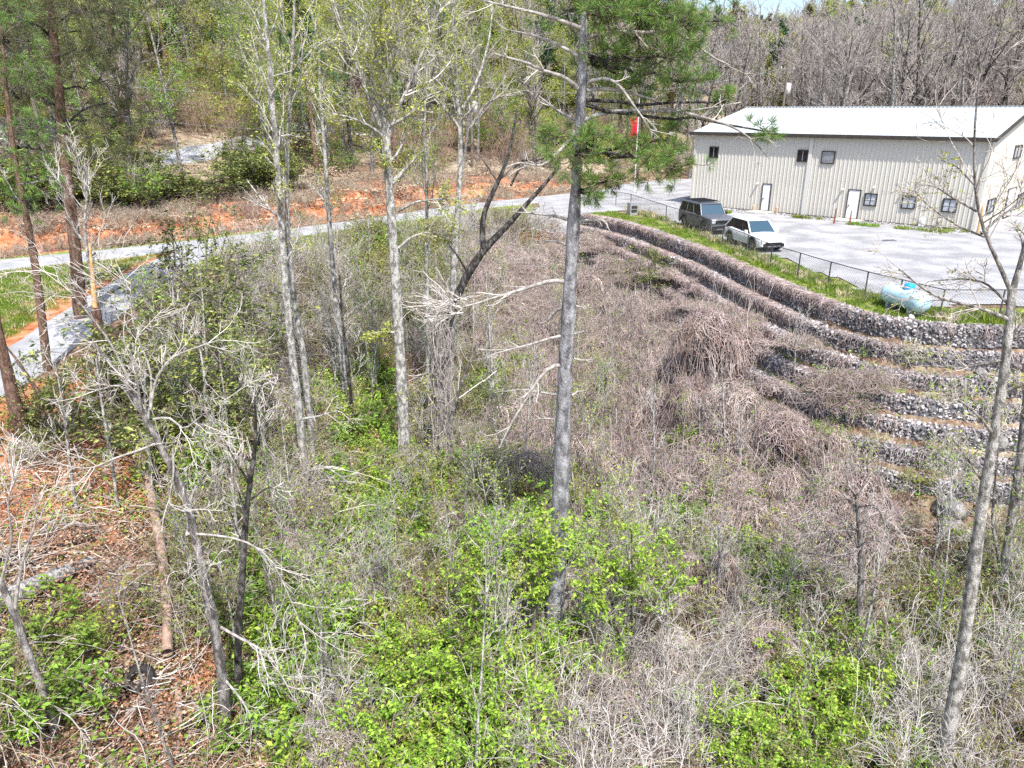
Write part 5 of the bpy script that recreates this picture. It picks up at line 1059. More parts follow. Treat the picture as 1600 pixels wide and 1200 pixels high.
# --- the great pine in the middle
DB = 'branch_dead'
pine_l = [ # dead and living limbs, picture points
 ([(908, 142), (880, 118), (850, 112), (825, 98), (800, 92), (772, 84)], 8, -.8), ([(911, 92), (880, 74), (850, 60), (820, 52), (790, 46)], 7, .6), ([(912, 46), (870, 30), (830, 18), (800, 12), (745, -2)], 8, -.5),
 ([(904, 190), (880, 178), (860, 164), (842, 150)], 6, .4), ([(916, 132), (930, 122), (958, 122), (975, 142), (990, 165), (1008, 188), (1020, 212)], 6.5, -.9), ([(916, 141), (940, 138), (975, 142), (1010, 152), (1046, 168)], 8, .5),
 ([(912, 188), (930, 178), (975, 172), (1020, 174), (1070, 174), (1115, 168), (1158, 160)], 7.5, .8), ([(1030, 168), (1056, 172), (1058, 162), (1066, 153)], 5, .3), ([(914, 60), (960, 48), (1010, 52), (1060, 48), (1085, 66), (1110, 90), (1140, 102)], 8, -.4),
 ([(1070, 176), (1110, 186), (1150, 200), (1180, 222), (1202, 248)], 5, .9), ([(900, 205), (880, 230), (860, 250), (845, 262), (812, 252), (790, 262)], 7, -.6),
 ([(894, 345), (870, 338), (840, 334), (800, 331)], 6, .5), ([(892, 352), (912, 343), (930, 345), (945, 342), (952, 360)], 6, -.3), ([(890, 385), (875, 378), (858, 376), (850, 380)], 5, .4),
 ([(886, 440), (860, 437), (830, 448), (800, 457), (770, 466), (740, 476), (712, 482)], 8, -.5), ([(884, 478), (868, 486), (858, 500), (845, 507)], 6, .5), ([(882, 524), (860, 528), (830, 538), (800, 545), (762, 556)], 5, -.4),
 ([(880, 571), (866, 568), (850, 580), (835, 602), (815, 635), (798, 662), (780, 700)], 7, -.7), ([(878, 618), (850, 614), (818, 608), (786, 612)], 4.5, .4), ([(875, 657), (860, 654), (842, 654), (828, 656)], 4, .3),
 ([(896, 560), (908, 563), (926, 562)], 4, .2), ([(893, 618), (903, 612), (916, 610)], 4, .2), ([(899, 478), (910, 480), (920, 478)], 4, .2), ([(897, 522), (908, 519), (918, 517)], 4, -.2)]
pine, pinP, pinY = px_tree(901, 'great_pine', 'tall grey pine with straight scaly trunk and dead stubs mid picture', [(862, 1030), (868, 930), (875, 800), (880, 640), (887, 500), (893, 400), (899, 300), (907, 200), (912, 80), (915, -20), (917, -120), (919, -230)], [33, 31, 30, 28.5, 27, 25.5, 23.5, 21, 18, 16, 13, 8], 'bark_pine', cat='pine tree', limbs=pine_l, limb_bark=DB, sub=(4, 2), k=22, sides=14, knots=.035, limb_len=.28)
needles('crown', pine, [(1000, 30, 62, .5), (1045, 90, 44, -.4), (960, 92, 42, .5), (945, 15, 50, -.6), (885, 18, 36, .7), (1020, 10, 50, .3), (935, 212, 34, -.5), (1040, 222, 40, .6), (1010, 250, 44, -.3), (952, 278, 30, .4), (900, 240, 42, -.5), (868, 215, 24, .4), (1085, 128, 26, .2), (1195, 205, 20, .8), (1130, 158, 20, .8), (1050, 262, 34, .8), (925, 300, 24, -.3), (990, 128, 40, .9), (1125, 30, 30, .8), (1060, 30, 40, -.8), (905, -50, 50, 0), (985, -50, 50, .5)], pinY, 902, ('needle_green', 'leaf_rust'), n=25, link=pinP)
# fan of pale dead twigs at the tip of the long branch
g = rs(903); fb_ = MB(); org = np.array(pine.location); c = at(712, 482, pinY - .5) - org; dd_ = np.stack([-np.ones(40) + g.normal(size=40) * .5, g.normal(size=40) * .5, g.normal(size=40) * .22 + .02], 1); A = grow(np.broadcast_to(c, (40, 3)) + g.normal(size=(40, 3)) * .12, dd_, g.uniform(.4, 1.3, 40), 7, .13, -.01, g); fb_.tubes(A, taper(np.full(40, .014), .4, 7), 4, 'twig_pale'); p, d, r_, t = kids(A, .01, 5, .2, 1, (.3, .9), g); fb_.tubes(grow(p, d, g.uniform(.15, .5, len(p)), 5, .18, -.03, g), .007, 3, 'twig_pale'); fb_.build('twig_fan', pine)

CR = dict(limbs=14, t0=.45, limb_len=2.3, l2=6, l3=4, rmin=.007, up=.12, limb_ang=(.4, .9), wob=.12)
def crown(**k): d = dict(CR); d.update(k); return d
# --- pale twin trunks left of the middle
px_tree(910, 'twin_hardwood', 'slim pale trunk, the left and longer of the twin trees left of the middle', [(475, 782), (474, 700), (462, 600), (450, 500), (442, 400), (437, 300), (425, 150), (412, 0), (405, -90)], [17, 15, 14, 13, 12, 11, 9, 7, 4], 'bark_pale', crown=crown(leaf='leaf_yellow', nleaf=6, lsize=.09, t0=.5), limbs=[([(441, 345), (425, 330), (400, 300), (385, 280)], 5, .5), ([(470, 655), (500, 650), (530, 640), (545, 655)], 4, -.5), ([(470, 735), (450, 728), (430, 715), (412, 692)], 5, -.4), ([(476, 740), (500, 726), (520, 735), (545, 755)], 5, -.5)], knots=.03)
px_tree(911, 'twin_hardwood', 'thinner pale trunk just right behind the longer twin tree', [(473, 548), (462, 490), (453, 420), (447, 330), (450, 200), (458, 80), (462, -60)], [12, 12, 11, 10, 8, 6, 4], 'bark_pale', Y=hit(475, 782)[1] + 1.6, crown=crown(leaf='leaf_yellow', nleaf=6, lsize=.09, t0=.5), knots=.03)
# --- big forked tree, centre left
px_tree(912, 'forked_hardwood', 'large pale barked tree with a forked spreading crown of small yellow green leaves', [(632, 738), (630, 640), (624, 540), (618, 430), (612, 340), (604, 240), (602, 180), (596, 90), (592, 0), (590, -90)], [22, 21, 20, 20, 18, 16, 15, 9, 6, 4], 'bark_pale',
  limbs=[([(603, 215), (582, 170), (560, 110), (540, 60), (520, 0)], 8, -.7), ([(604, 220), (622, 170), (645, 120), (665, 70), (690, 10)], 8, .7), ([(600, 185), (590, 165), (575, 130), (572, 60), (565, -10)], 8, .8), ([(602, 215), (575, 195), (545, 182), (515, 178), (490, 160)], 6, -.9), ([(604, 200), (640, 180), (665, 150), (700, 140)], 6, -.6), ([(622, 330), (650, 315), (690, 310), (712, 310)], 5, -.5), ([(622, 388), (640, 372), (665, 362), (700, 370)], 5, .6), ([(626, 520), (600, 518), (575, 522)], 5, -.5), ([(600, 170), (612, 120), (622, 60), (628, 0)], 7, -.3), ([(603, 260), (588, 225), (570, 200)], 5, .4)],
  sub=(10, 6), leaf='leaf_yellow', nleaf=9, lsize=.10, knots=.04, crown=crown(limbs=22, t0=.6, limb_len=2.2, leaf='leaf_yellow', nleaf=9, lsize=.10))
# --- vine covered stub with the dark leaning trunk
sn, snP, snY = px_tree(913, 'vine_clad_snag', 'thick broken trunk wrapped in grey vines right of the forked tree', [(690, 745), (689, 680), (688, 600), (690, 540), (688, 500)], [30, 28, 27, 27, 24], 'bark_grey', limbs=[([(700, 700), (705, 650), (718, 610), (735, 560), (752, 535)], 7, -.5), ([(686, 590), (665, 583), (640, 595), (628, 600)], 5, -.4)], sub=(6, 3), knots=.09)
g = rs(914); vb = MB(); n = 110; th = g.uniform(0, 6.28, n); tw_ = g.normal(size=n) * 5; u = np.linspace(0, 1, 12)[None]; Pb = resample(snP, 12) - np.array(sn.location); rad_ = g.uniform(.24, .46, (n, 1)) * (1 + .22 * g.normal(size=(n, 12))); A_ = th[:, None] + tw_[:, None] * u; vb.tubes(Pb[None] + np.stack([np.cos(A_) * rad_, np.sin(A_) * rad_, g.normal(size=(n, 12)) * .16], -1), g.uniform(.006, .016, n)[:, None] * np.ones(12), 3, 'twig_grey')
A = grow(Pb[g.integers(1, 12, 160)] + g.normal(size=(160, 3)) * .3, np.c_[g.normal(size=(160, 2)), g.normal(size=160) * .3], g.uniform(.4, 1.3, 160), 7, .22, -.2, g); vb.tubes(A, .008, 3, 'twig_grey'); vb.build('vines', sn)
px_tree(915, 'leaning_dead_tree', 'dark blackish dead trunk leaning right across to the great pine', [(690, 560), (697, 510), (715, 458), (738, 415), (758, 385), (782, 365), (808, 335), (840, 300), (862, 278), (872, 262)], [17, 17, 16, 15, 14, 13, 11, 9, 7, 5], 'bark_dark', Y=snY + .1, limbs=[([(755, 388), (752, 340), (770, 300), (790, 260), (800, 220), (808, 170)], 11, .6), ([(802, 262), (820, 248), (845, 258), (866, 262)], 5, .3), ([(798, 290), (812, 262), (850, 246), (872, 254)], 4, -.3), ([(730, 425), (715, 400), (700, 380)], 4, -.4)], tw='twig_dark', sub=(3, 2), limb_len=.3)
px_tree(916, 'speckled_hardwood', 'upright mottled pale trunk rising behind the leaning dead trunk', [(700, 600), (707, 500), (708, 430), (714, 340), (722, 250), (718, 190), (712, 120), (710, 40), (700, -60)], [13, 13, 14, 13, 12, 9, 8, 6, 3], 'bark_pale', Y=snY + 1.8, limbs=[([(718, 200), (700, 175), (680, 150), (655, 120), (640, 100)], 6, -.4), ([(722, 170), (735, 150), (752, 110), (765, 60), (770, 10)], 6, .5), ([(735, 200), (760, 160), (790, 148), (830, 140)], 5, -.4), ([(718, 190), (706, 150), (702, 110), (692, 90)], 6, .4)], sub=(6, 4), crown=crown(t0=.65, leaf='leaf_yellow', nleaf=6, lsize=.09), knots=.05)
# --- further upright stems
px_tree(917, 'slim_hardwood', 'thin pale trunk between the twin trees and the forked tree', [(535, 562), (528, 500), (522, 440), (516, 370), (512, 310), (508, 240), (500, 160), (498, 60)], [10, 10, 9, 9, 8, 7, 5, 3], 'bark_pale', Y=30.5, crown=crown(limbs=12, t0=.5, limb_len=2.0, leaf='leaf_yellow', nleaf=6, lsize=.09), limbs=[([(512, 330), (500, 300), (480, 285)], 4, .3)])
px_tree(918, 'brown_sapling', 'thin brown stem with a bare lower half beside the forked tree', [(553, 690), (549, 620), (542, 565), (535, 500), (530, 430)], [7, 6, 6, 4, 3], 'bark_dark', crown=crown(limbs=9, t0=.5, limb_len=1.2, l2=4, l3=3))
px_tree(919, 'slim_hardwood', 'thin trunk just right of the forked tree, mid height', [(668, 640), (668, 520), (666, 400), (668, 300), (662, 200), (668, 90)], [8, 7, 7, 6, 5, 3], 'bark_pale', Y=33., crown=crown(limbs=14, t0=.4, limb_len=2.2, leaf='leaf_yellow', nleaf=6, lsize=.09))
# --- the left side
px_tree(920, 'roadside_pine', 'tall red brown pine at the left beside the driveway with dark drooping crown', [(126, 505), (122, 440), (117, 380), (108, 300), (98, 220), (92, 140), (84, 60), (76, -20), (70, -110)], [21, 20, 19, 18, 17, 16, 13, 10, 5], 'bark_redpine', cat='pine tree', Y=31, sides=12, knots=.04, sub=(7, 5), tw='twig_dark', limb_bark='bark_dark', limbs=[([(92, 150), (70, 120), (45, 90), (44, 60)], 6, .5), ([(95, 170), (80, 160), (72, 165), (60, 130)], 5, -.5), ([(85, 40), (110, 20), (150, 10)], 5, .8), ([(82, 60), (60, 40), (30, 30)], 5, -.8), ([(100, 230), (85, 190), (70, 160)], 5, .6), ([(96, 200), (130, 170), (170, 160)], 5, .7)])
rp_ = bpy.data.objects['roadside_pine']; rpP = np.array([at(117 - i * 5.2, 380 - i * 48, 31) for i in range(10)])
needles('crown', rp_, [(60, 60, 50, 1), (120, 80, 50, -.8), (40, 130, 45, -.6), (150, 130, 50, .8), (90, 110, 40, 1.2), (30, 20, 60, .5), (140, 20, 60, -.5), (180, 60, 45, .2), (60, 200, 40, .9), (140, 215, 45, -.7), (170, 250, 40, .4), (100, -40, 90, 0), (200, 180, 35, 1)], 31, 921, ('needle_olive', 'needle_blue'), n=20, link=rpP, nl=.3)
px_tree(922, 'roadside_pine', 'slim brown pine leaning slightly left at the far left edge of the driveway', [(76, 590), (68, 520), (60, 450), (52, 390), (42, 340), (30, 290), (22, 240), (14, 190), (8, 120), (2, 40)], [15, 14, 13, 13, 12, 10, 9, 8, 6, 4], 'bark_redpine', cat='pine tree', Y=25.5, sides=10, knots=.04, sub=(6, 4), tw='twig_pale', limb_bark='bark_grey', limbs=[([(28, 288), (50, 286), (80, 278), (90, 266)], 4, -.3), ([(20, 230), (0, 210), (-20, 200)], 5, .3), ([(40, 330), (20, 300), (4, 270)], 4, .4)])
rp2 = bpy.data.objects['roadside_pine.001']; needles('crown', rp2, [(20, 140, 45, .5), (50, 200, 36, -.5), (10, 240, 40, .6), (45, 255, 32, -.2), (70, 235, 28, .5), (20, 310, 34, .3), (50, 330, 30, -.4), (0, 60, 60, 0), (100, 290, 24, -.4)], 25.5, 923, ('needle_green', 'needle_olive'), n=18, link=np.array([at(52 - i * 5, 390 - i * 40, 25.5) for i in range(9)]), nl=.24)
px_tree(924, 'broken_pine', 'snapped pine trunk with raw orange split wood near its broken top', [(168, 700), (160, 620), (157, 560), (153, 505), (150, 480)], [20, 19, 18, 17, 15], 'bark_redpine', Y=24.5, sides=10, sub=(0, 0), limbs=[([(152, 500), (147, 470), (146, 440), (142, 405), (140, 380)], 10, .1)], limb_bark='wood_split')
px_tree(925, 'grey_snag', 'grey forked stem rising above the snapped pine trunk', [(165, 640), (158, 560), (148, 470), (138, 400), (128, 350), (140, 300), (135, 260)], [9, 9, 8, 7, 6, 4, 3], 'bark_pale', Y=24.8, crown=crown(limbs=16, t0=.4, limb_len=2.2, l2=6, l3=4), tw='twig_pale')
px_tree(926, 'dark_stump_tree', 'dark thick trunk cut by the left edge of the picture beside the driveway', [(22, 628), (12, 580), (2, 545), (-12, 480), (-24, 400), (-40, 250)], [22, 20, 18, 17, 16, 12], 'bark_redpine', Y=21.5, sub=(4, 2), limbs=[([(60, 615), (45, 590), (25, 560), (4, 535)], 7, .1)])
# --- leaning dead tree with the pale branches, lower left
lean, leP, leY = px_tree(927, 'leaning_bare_tree', 'leaning leafless tree with pale crooked branches at the lower left', [(356, 1155), (350, 1080), (340, 1000), (325, 930), (308, 860), (300, 800), (284, 760), (262, 715), (240, 680), (212, 620), (185, 580), (165, 545), (128, 520)], [21, 20, 19, 18, 17, 16, 15, 14, 13, 11, 9, 7, 4], 'bark_grey', tw='twig_pale', limb_bark=DB, sides=11, knots=.04, sub=(7, 5), limb_len=.5,
  limbs=[([(230, 665), (236, 620), (238, 580), (220, 540), (205, 500), (204, 440)], 4.5, .4), ([(222, 650), (215, 600), (210, 560), (190, 530)], 5, -.3), ([(240, 655), (270, 650), (285, 675), (320, 645), (360, 620)], 4.2, -.4), ([(245, 692), (215, 705), (180, 715), (140, 735), (100, 728), (60, 710)], 4.2, -.5), ([(215, 640), (190, 600), (150, 610), (120, 605)], 5, .3), ([(235, 640), (240, 600), (262, 560), (300, 545), (345, 530)], 5, .5), ([(205, 600), (170, 530), (130, 480), (90, 430)], 5, -.4), ([(270, 700), (272, 740), (262, 790), (290, 800)], 4, -.3), ([(345, 980), (380, 1000), (420, 1020), (440, 1055), (458, 1090)], 5, -.6), ([(350, 1060), (375, 1090), (400, 1130), (400, 1170)], 4.2, -.7), ([(292, 834), (330, 835), (365, 840), (400, 850), (430, 880), (455, 940), (476, 990)], 4.2, -.6), ([(292, 836), (296, 800), (300, 770), (320, 740)], 5, .4), ([(335, 975), (320, 920), (312, 880)], 4, -.3)])
px_tree(928, 'dark_thin_tree', 'thin dark upright tree just right of the leaning bare tree', [(376, 1100), (370, 1040), (374, 960), (380, 880), (384, 800), (392, 740), (402, 690), (398, 620)], [15, 14, 13, 12, 11, 9, 7, 4], 'bark_dark', tw='twig_pale', sub=(5, 4), limbs=[([(385, 860), (370, 830), (360, 800)], 4, .3), ([(392, 780), (420, 760), (440, 770)], 4, -.4), ([(390, 720), (360, 700), (330, 690)], 4, .4)], crown=crown(limbs=10, t0=.6, limb_len=1.4))
px_tree(929, 'corner_bare_tree', 'mossy leaning stem in the lower left corner with pale side twigs', [(88, 1150), (72, 1090), (52, 1040), (36, 1000), (20, 950), (-2, 905), (-25, 860)], [17, 16, 15, 14, 13, 12, 10], 'bark_grey', tw='twig_pale', limb_bark=DB, sides=10, knots=.05, sub=(7, 5), limb_len=.5, limbs=[([(22, 960), (30, 900), (42, 850), (60, 810), (50, 770)], 6, .3), ([(5, 925), (-20, 960), (-40, 1000)], 5, -.2), ([(60, 1060), (20, 1080), (-10, 1110)], 4, -.3), ([(75, 1100), (110, 1120), (140, 1160)], 4, -.4), ([(0, 915), (20, 840), (10, 780), (30, 740)], 5, -.3)])
# --- right side
px_tree(930, 'pale_birch', 'tall pale grey birch like tree leaning right at the right edge', [(1468, 1215), (1484, 1130), (1498, 1060), (1510, 980), (1520, 900), (1530, 820), (1542, 740), (1556, 670), (1566, 610), (1574, 550), (1578, 500), (1582, 450)], [27, 25, 24, 23, 22, 21, 20, 18, 17, 16, 15, 14], 'bark_pale', tw='twig_grey', limb_bark='bark_grey', sides=12, knots=.03, sub=(8, 5), limb_len=.4, leaf='leaf_yellow', nleaf=1, lsize=.07,
  limbs=[([(1582, 455), (1592, 420), (1602, 380), (1615, 320)], 10, .2), ([(1581, 460), (1560, 410), (1540, 370), (1528, 330), (1522, 280), (1522, 200), (1530, 120)], 7, -.4), ([(1578, 500), (1550, 488), (1510, 475), (1470, 468), (1440, 450), (1405, 420)], 7, -.6), ([(1570, 562), (1540, 568), (1500, 575), (1460, 572), (1425, 570)], 6, .4), ([(1574, 540), (1590, 510), (1620, 490)], 7, .3), ([(1552, 678), (1530, 650), (1500, 625), (1470, 610)], 6, -.5), ([(1540, 760), (1520, 730), (1500, 700), (1488, 685)], 5, .4), ([(1566, 612), (1590, 605), (1620, 600)], 6, -.3), ([(1534, 365), (1560, 340), (1590, 320), (1610, 290)], 5, .5), ([(1526, 330), (1490, 310), (1460, 290), (1430, 288)], 4, -.4), ([(1524, 290), (1495, 260), (1470, 250)], 4, .3), ([(1538, 370), (1500, 355), (1460, 330), (1430, 300)], 4, -.2), ([(1580, 480), (1540, 440), (1500, 435), (1450, 440)], 5, .5)])
px_tree(931, 'dark_thin_tree', 'darker thin tree at the right edge behind the birch like trunk', [(1555, 1080), (1560, 1000), (1564, 930), (1574, 850), (1586, 780), (1596, 700), (1606, 600)], [17, 16, 15, 15, 14, 13, 11], 'bark_grey', tw='twig_grey', sub=(7, 5), Y=19.5, limbs=[([(1566, 900), (1550, 820), (1552, 780), (1560, 700)], 6, .4), ([(1560, 960), (1530, 970), (1500, 990), (1470, 1000)], 4, -.3), ([(1575, 840), (1600, 800), (1620, 780)], 5, .3), ([(1562, 1000), (1520, 1020), (1490, 1010)], 4, .4)], crown=crown(limbs=8, t0=.6, limb_len=1.5))
px_tree(932, 'vine_draped_sapling', 'pale stem draped with brown vines standing in the brush at lower right', [(1344, 1035), (1342, 960), (1346, 880), (1342, 820), (1338, 770)], [12, 11, 11, 9, 7], 'bark_grey', tw='vine_mauve', sub=(8, 5), limbs=[([(1342, 830), (1320, 810), (1300, 830), (1290, 870)], 4, -.4), ([(1342, 800), (1370, 790), (1390, 830)], 4, .4), ([(1344, 860), (1300, 870), (1250, 862)], 4, .3)], crown=crown(limbs=16, t0=.5, limb_len=1.6, up=-.1, l2=7, l3=5))
px_tree(933, 'pale_stump_trunk', 'pale bare trunk under a cap of grey vines below the great pine', [(860, 1150), (862, 1090), (863, 1030), (864, 980), (866, 940)], [16, 15, 15, 14, 12], 'bark_pale', tw='twig_pale', Y=18.2, sub=(6, 4), limbs=[([(864, 960), (840, 930), (815, 940), (800, 980)], 4, -.3), ([(864, 950), (890, 920), (920, 930), (935, 970)], 4, .3)])
for q, (pts, w, lab) in enumerate([([(1118, 985), (1120, 930), (1126, 880), (1122, 820)], 6, 'thin white stem beside the bright bush in the lower right brush'), ([(1240, 600), (1242, 560), (1246, 500)], 4, 'short thin stem among the vines below the wall'), ([(1090, 730), (1094, 690), (1092, 630)], 5, 'thin pale stem left of the dark gap in the thicket'), ([(1136, 745), (1134, 700), (1130, 630), (1128, 580)], 5, 'thin pale stem inside the dark gap in the thicket'), ([(1160, 760), (1156, 700), (1160, 640)], 5, 'thin pale stem at the right side of the dark gap'),
  ([(943, 668), (945, 620), (948, 570)], 6, 'short dark stem inside the round bright green bush'), ([(1016, 800), (1024, 720), (1020, 650), (1024, 600)], 5, 'thin leaning stem left of the vine domes'), ([(980, 960), (984, 900), (978, 850)], 8, 'dark stem under the arching bright green sapling'), ([(820, 760), (822, 690), (828, 620), (830, 560)], 5, 'thin stem just left of the great pine'), ([(775, 690), (770, 600), (764, 500), (758, 430)], 6, 'thin grey stem midway between snag and great pine'),
  ([(240, 790), (232, 700), (225, 620), (228, 560)], 7, 'pale thin stem behind the leaning bare tree'), ([(185, 800), (175, 720), (160, 640), (150, 560)], 7, 'pale stem left of the leaning bare tree'), ([(120, 800), (108, 720), (100, 640), (85, 560)], 6, 'thin reddish stem above the clay slope at left'), ([(590, 650), (586, 560), (580, 470)], 5, 'thin stem left of the forked tree base'), ([(755, 820), (742, 760), (736, 700)], 5, 'thin pale stem below the vine wrapped snag'), ([(1480, 860), (1486, 760), (1496, 690)], 5, 'thin stem rising beside the pale boulders'), ([(330, 720), (322, 640), (318, 560), (300, 500)], 7, 'pale bare stem in front of the evergreen bushes'), ([(270, 560), (274, 500), (268, 430)], 6, 'thin grey stem beside the drive near the evergreen bush')]):
    px_tree(950 + q, 'sapling', lab, pts, [w, w * .9, w * .7, w * .4], 'bark_pale' if q not in (5, 7) else 'bark_dark', cat='sapling', k=10, sides=5, group='thin saplings standing in the thicket', crown=crown(limbs=10, t0=.35, limb_len=1.1, l2=5, l3=3, rmin=.006), sub=(0, 0))

# many slim bare saplings through the ravine
SAPG = 'slim saplings growing through the ravine thicket'
sap = [tree_proto(700 + i, 'sapling', 4.2 + i * .8, .028 + .006 * i, 'bark_pale', ['twig_pale', 'twig_grey', 'twig_grey', 'twig_brown'][i], 'slim sapling growing up through the ravine thicket', 'sapling', SAPG, leaf=[None, 'leaf_yellow', 'leaf_mid', None][i], nleaf=2, lsize=.08, lean=.10, limbs=14, t0=.3, limb_len=1.3, l2=5, l3=3, rmin=.005, up=.12, limb_ang=(.4, .9)) for i in range(4)]
gq = rs(71); KW2 = KW; okp = (~wz) & (PX > 120) & (PX < 1620) & (PY < 1250) & (D_ > np.where(Wl > .5, 6.5, 2.5)) & (kk('vine') < .8) & (kk('bright') < .95) & (kk('litter') < .6); cc = gq.choice(np.where(okp)[0], 130, replace=False)
for j, c in enumerate(cc): place(sap, X[c], Yy[c], gq, (.7, 1.25))

# ================================================================ BUSHES AND VINE DOMES ONE CAN POINT AT
def hero(kind, mbs, px, py, s, label, cat, dz=-.1, seed=0, group=None, sz=None):
    p = hit(px, py); o = bpy.data.objects.new(kind, mbs); C.objects.link(o); o.location = p + np.array([0, 0, dz]); g = rs(seed + int(px)); o.rotation_euler = (g.normal() * .06, g.normal() * .06, g.uniform(0, 6.28)); o.scale = (s, s, s if sz is None else sz); return tag(o, label, cat, group)
BR = [leafy_shrub(600 + i, 1.5, 2.3, 'leaf_bright', stems=14, l2=8, l3=6, nl=9, ls=.115, lw=.5).mesh('bright_bush') for i in range(3)]
MD = [leafy_shrub(610 + i, 1.4, 2.0, 'leaf_mid', stems=11, l2=7, l3=5, nl=8, ls=.12).mesh('green_bush') for i in range(2)]
YL = [leafy_shrub(620 + i, 1.6, 2.0, 'leaf_yellow', stems=10, l2=7, l3=5, nl=6, ls=.11).mesh('yellow_bush') for i in range(2)]
EVm = [leafy_shrub(630 + i, 1.7, 3.2, 'leaf_ever', stems=12, l2=7, l3=5, nl=8, ls=.15, lw=.42, tw='twig_dark').mesh('evergreen') for i in range(2)]
VM = [vine_mound(640, 1.8, 2.2, 620, hang=2.0, rad=.011).mesh('vine_dome'), vine_mound(641, 1.7, 1.8, 620, hang=2.0, rad=.011).mesh('vine_dome'), vine_mound(642, 1.5, 2.6, 520, 'vine_mauve', hang=2.4, rad=.010).mesh('vine_dome'), vine_mound(643, 1.6, 2.0, 420, 'twig_grey', hang=1.8, rad=.010).mesh('vine_dome')]
GB = 'fresh green bushes in the thicket'
for i, (px, py, s, k, lab) in enumerate([
 (690, 1165, 1.15, 0, 'largest bright green bush, low in the middle of the thicket'), (770, 1110, 1.0, 1, 'bright green bush right of the largest one'), (620, 1190, .95, 2, 'bright bush at the bottom edge left of the largest one'), (740, 1210, 1.0, 0, 'bright bush cut by the bottom edge under the largest one'), (640, 1080, .8, 1, 'bright bush just above and left of the largest one'),
 (560, 1130, .8, 5, 'duller green bush left of the largest bright bush'), (480, 1030, .85, 3, 'mid green bush right of the pale broken branches'), (850, 930, 1.35, 2, 'bright green canopy at the foot of the great pine trunk'), (868, 1085, .95, 1, 'bright bush hiding the foot of the great pine'), (755, 960, .9, 0, 'bright bush left below the great pine'), (700, 880, .7, 7, 'yellow green bush under the vine wrapped snag'), (590, 850, .95, 7, 'yellow green bush at the foot of the forked tree'), (640, 790, .75, 8, 'pale yellow green bush just right of the forked tree base'),
 (520, 870, .8, 5, 'green bush below the twin trees'), (340, 770, .7, 1, 'vivid green bush beside the leaning bare tree top'), (330, 830, .6, 5, 'soft green bush under the vivid one by the leaning tree'), (560, 680, .75, 3, 'deep green bush between twin trees and forked tree'), (500, 650, .6, 1, 'vivid small bush behind the twin tree trunk'), (938, 668, .62, 1, 'round vivid green bush just right of the great pine'), (795, 640, .7, 7, 'soft yellow green bush left of the great pine trunk'), (1180, 920, .9, 3, 'green bush in the middle of the right brush'), (1150, 860, .7, 5, 'loose green bush above the one in the right brush'),
 (1310, 1150, 1.0, 2, 'large bright bush low at the right'), (1400, 1165, .9, 7, 'yellow green bush beside the large low right bush'), (1250, 1110, .75, 8, 'pale yellow sprays left of the large low right bush'), (1180, 1190, .8, 0, 'bright bush at the bottom edge right of the middle'), (1035, 610, .5, 7, 'small yellow green bush among the vine domes'), (1000, 960, .55, 1, 'green leaves below the arching sapling'), (1290, 710, .5, 1, 'small vivid bush by the stone wall vines'), (1235, 760, .55, 5, 'dark green bush in the gap below the vine slope'), (1120, 770, .6, 3, 'dark green bush left of the gap below the vine slope'), (1440, 760, .5, 7, 'light green bush below the lowest stone row'), (1450, 1050, .8, 7, 'olive yellow bush left of the birch like trunk'), (-5, 1060, .5, 0, 'bright bush at the left edge above the corner'), (420, 960, .6, 3, 'dark green bush right of the leaning bare tree'), (1570, 960, .7, 5, 'green bush at the right edge behind the thin dark tree'), (640, 460, .7, 5, 'green bush on the slope under the road verge'), (560, 430, .8, 7, 'pale green bush below the verge left of the forked tree')]):
    mset = [BR[0], BR[1], BR[2], MD[0], MD[1], MD[0], MD[1], YL[0], YL[1]][k]; hero('green_bush', mset, px, py, s, lab, 'bush', seed=i, group=GB)
for i, (px, py, s, lab) in enumerate([(300, 490, 1.35, 'dark evergreen bush beside the driveway junction'), (330, 610, 1.5, 'large evergreen bush on the slope below the driveway'), (250, 710, 1.3, 'evergreen bush behind the leaning bare tree'), (290, 670, 1.35, 'evergreen bush above the leaning bare tree'), (395, 570, 1.1, 'small evergreen bush on the clay slope'), (350, 710, 1.05, 'evergreen bush right of the leaning bare tree'), (190, 660, .8, 'olive evergreen bush by the snapped pine'), (60, 690, .7, 'low evergreen bush at the left below the driveway'), (1030, 450, .8, 'dark green bush poking through the vines below the wall')]):
    hero('evergreen_bush', EVm[i % 2], px, py, s, lab, 'bush', seed=i + 50)
GV = 'domes of dead vines'
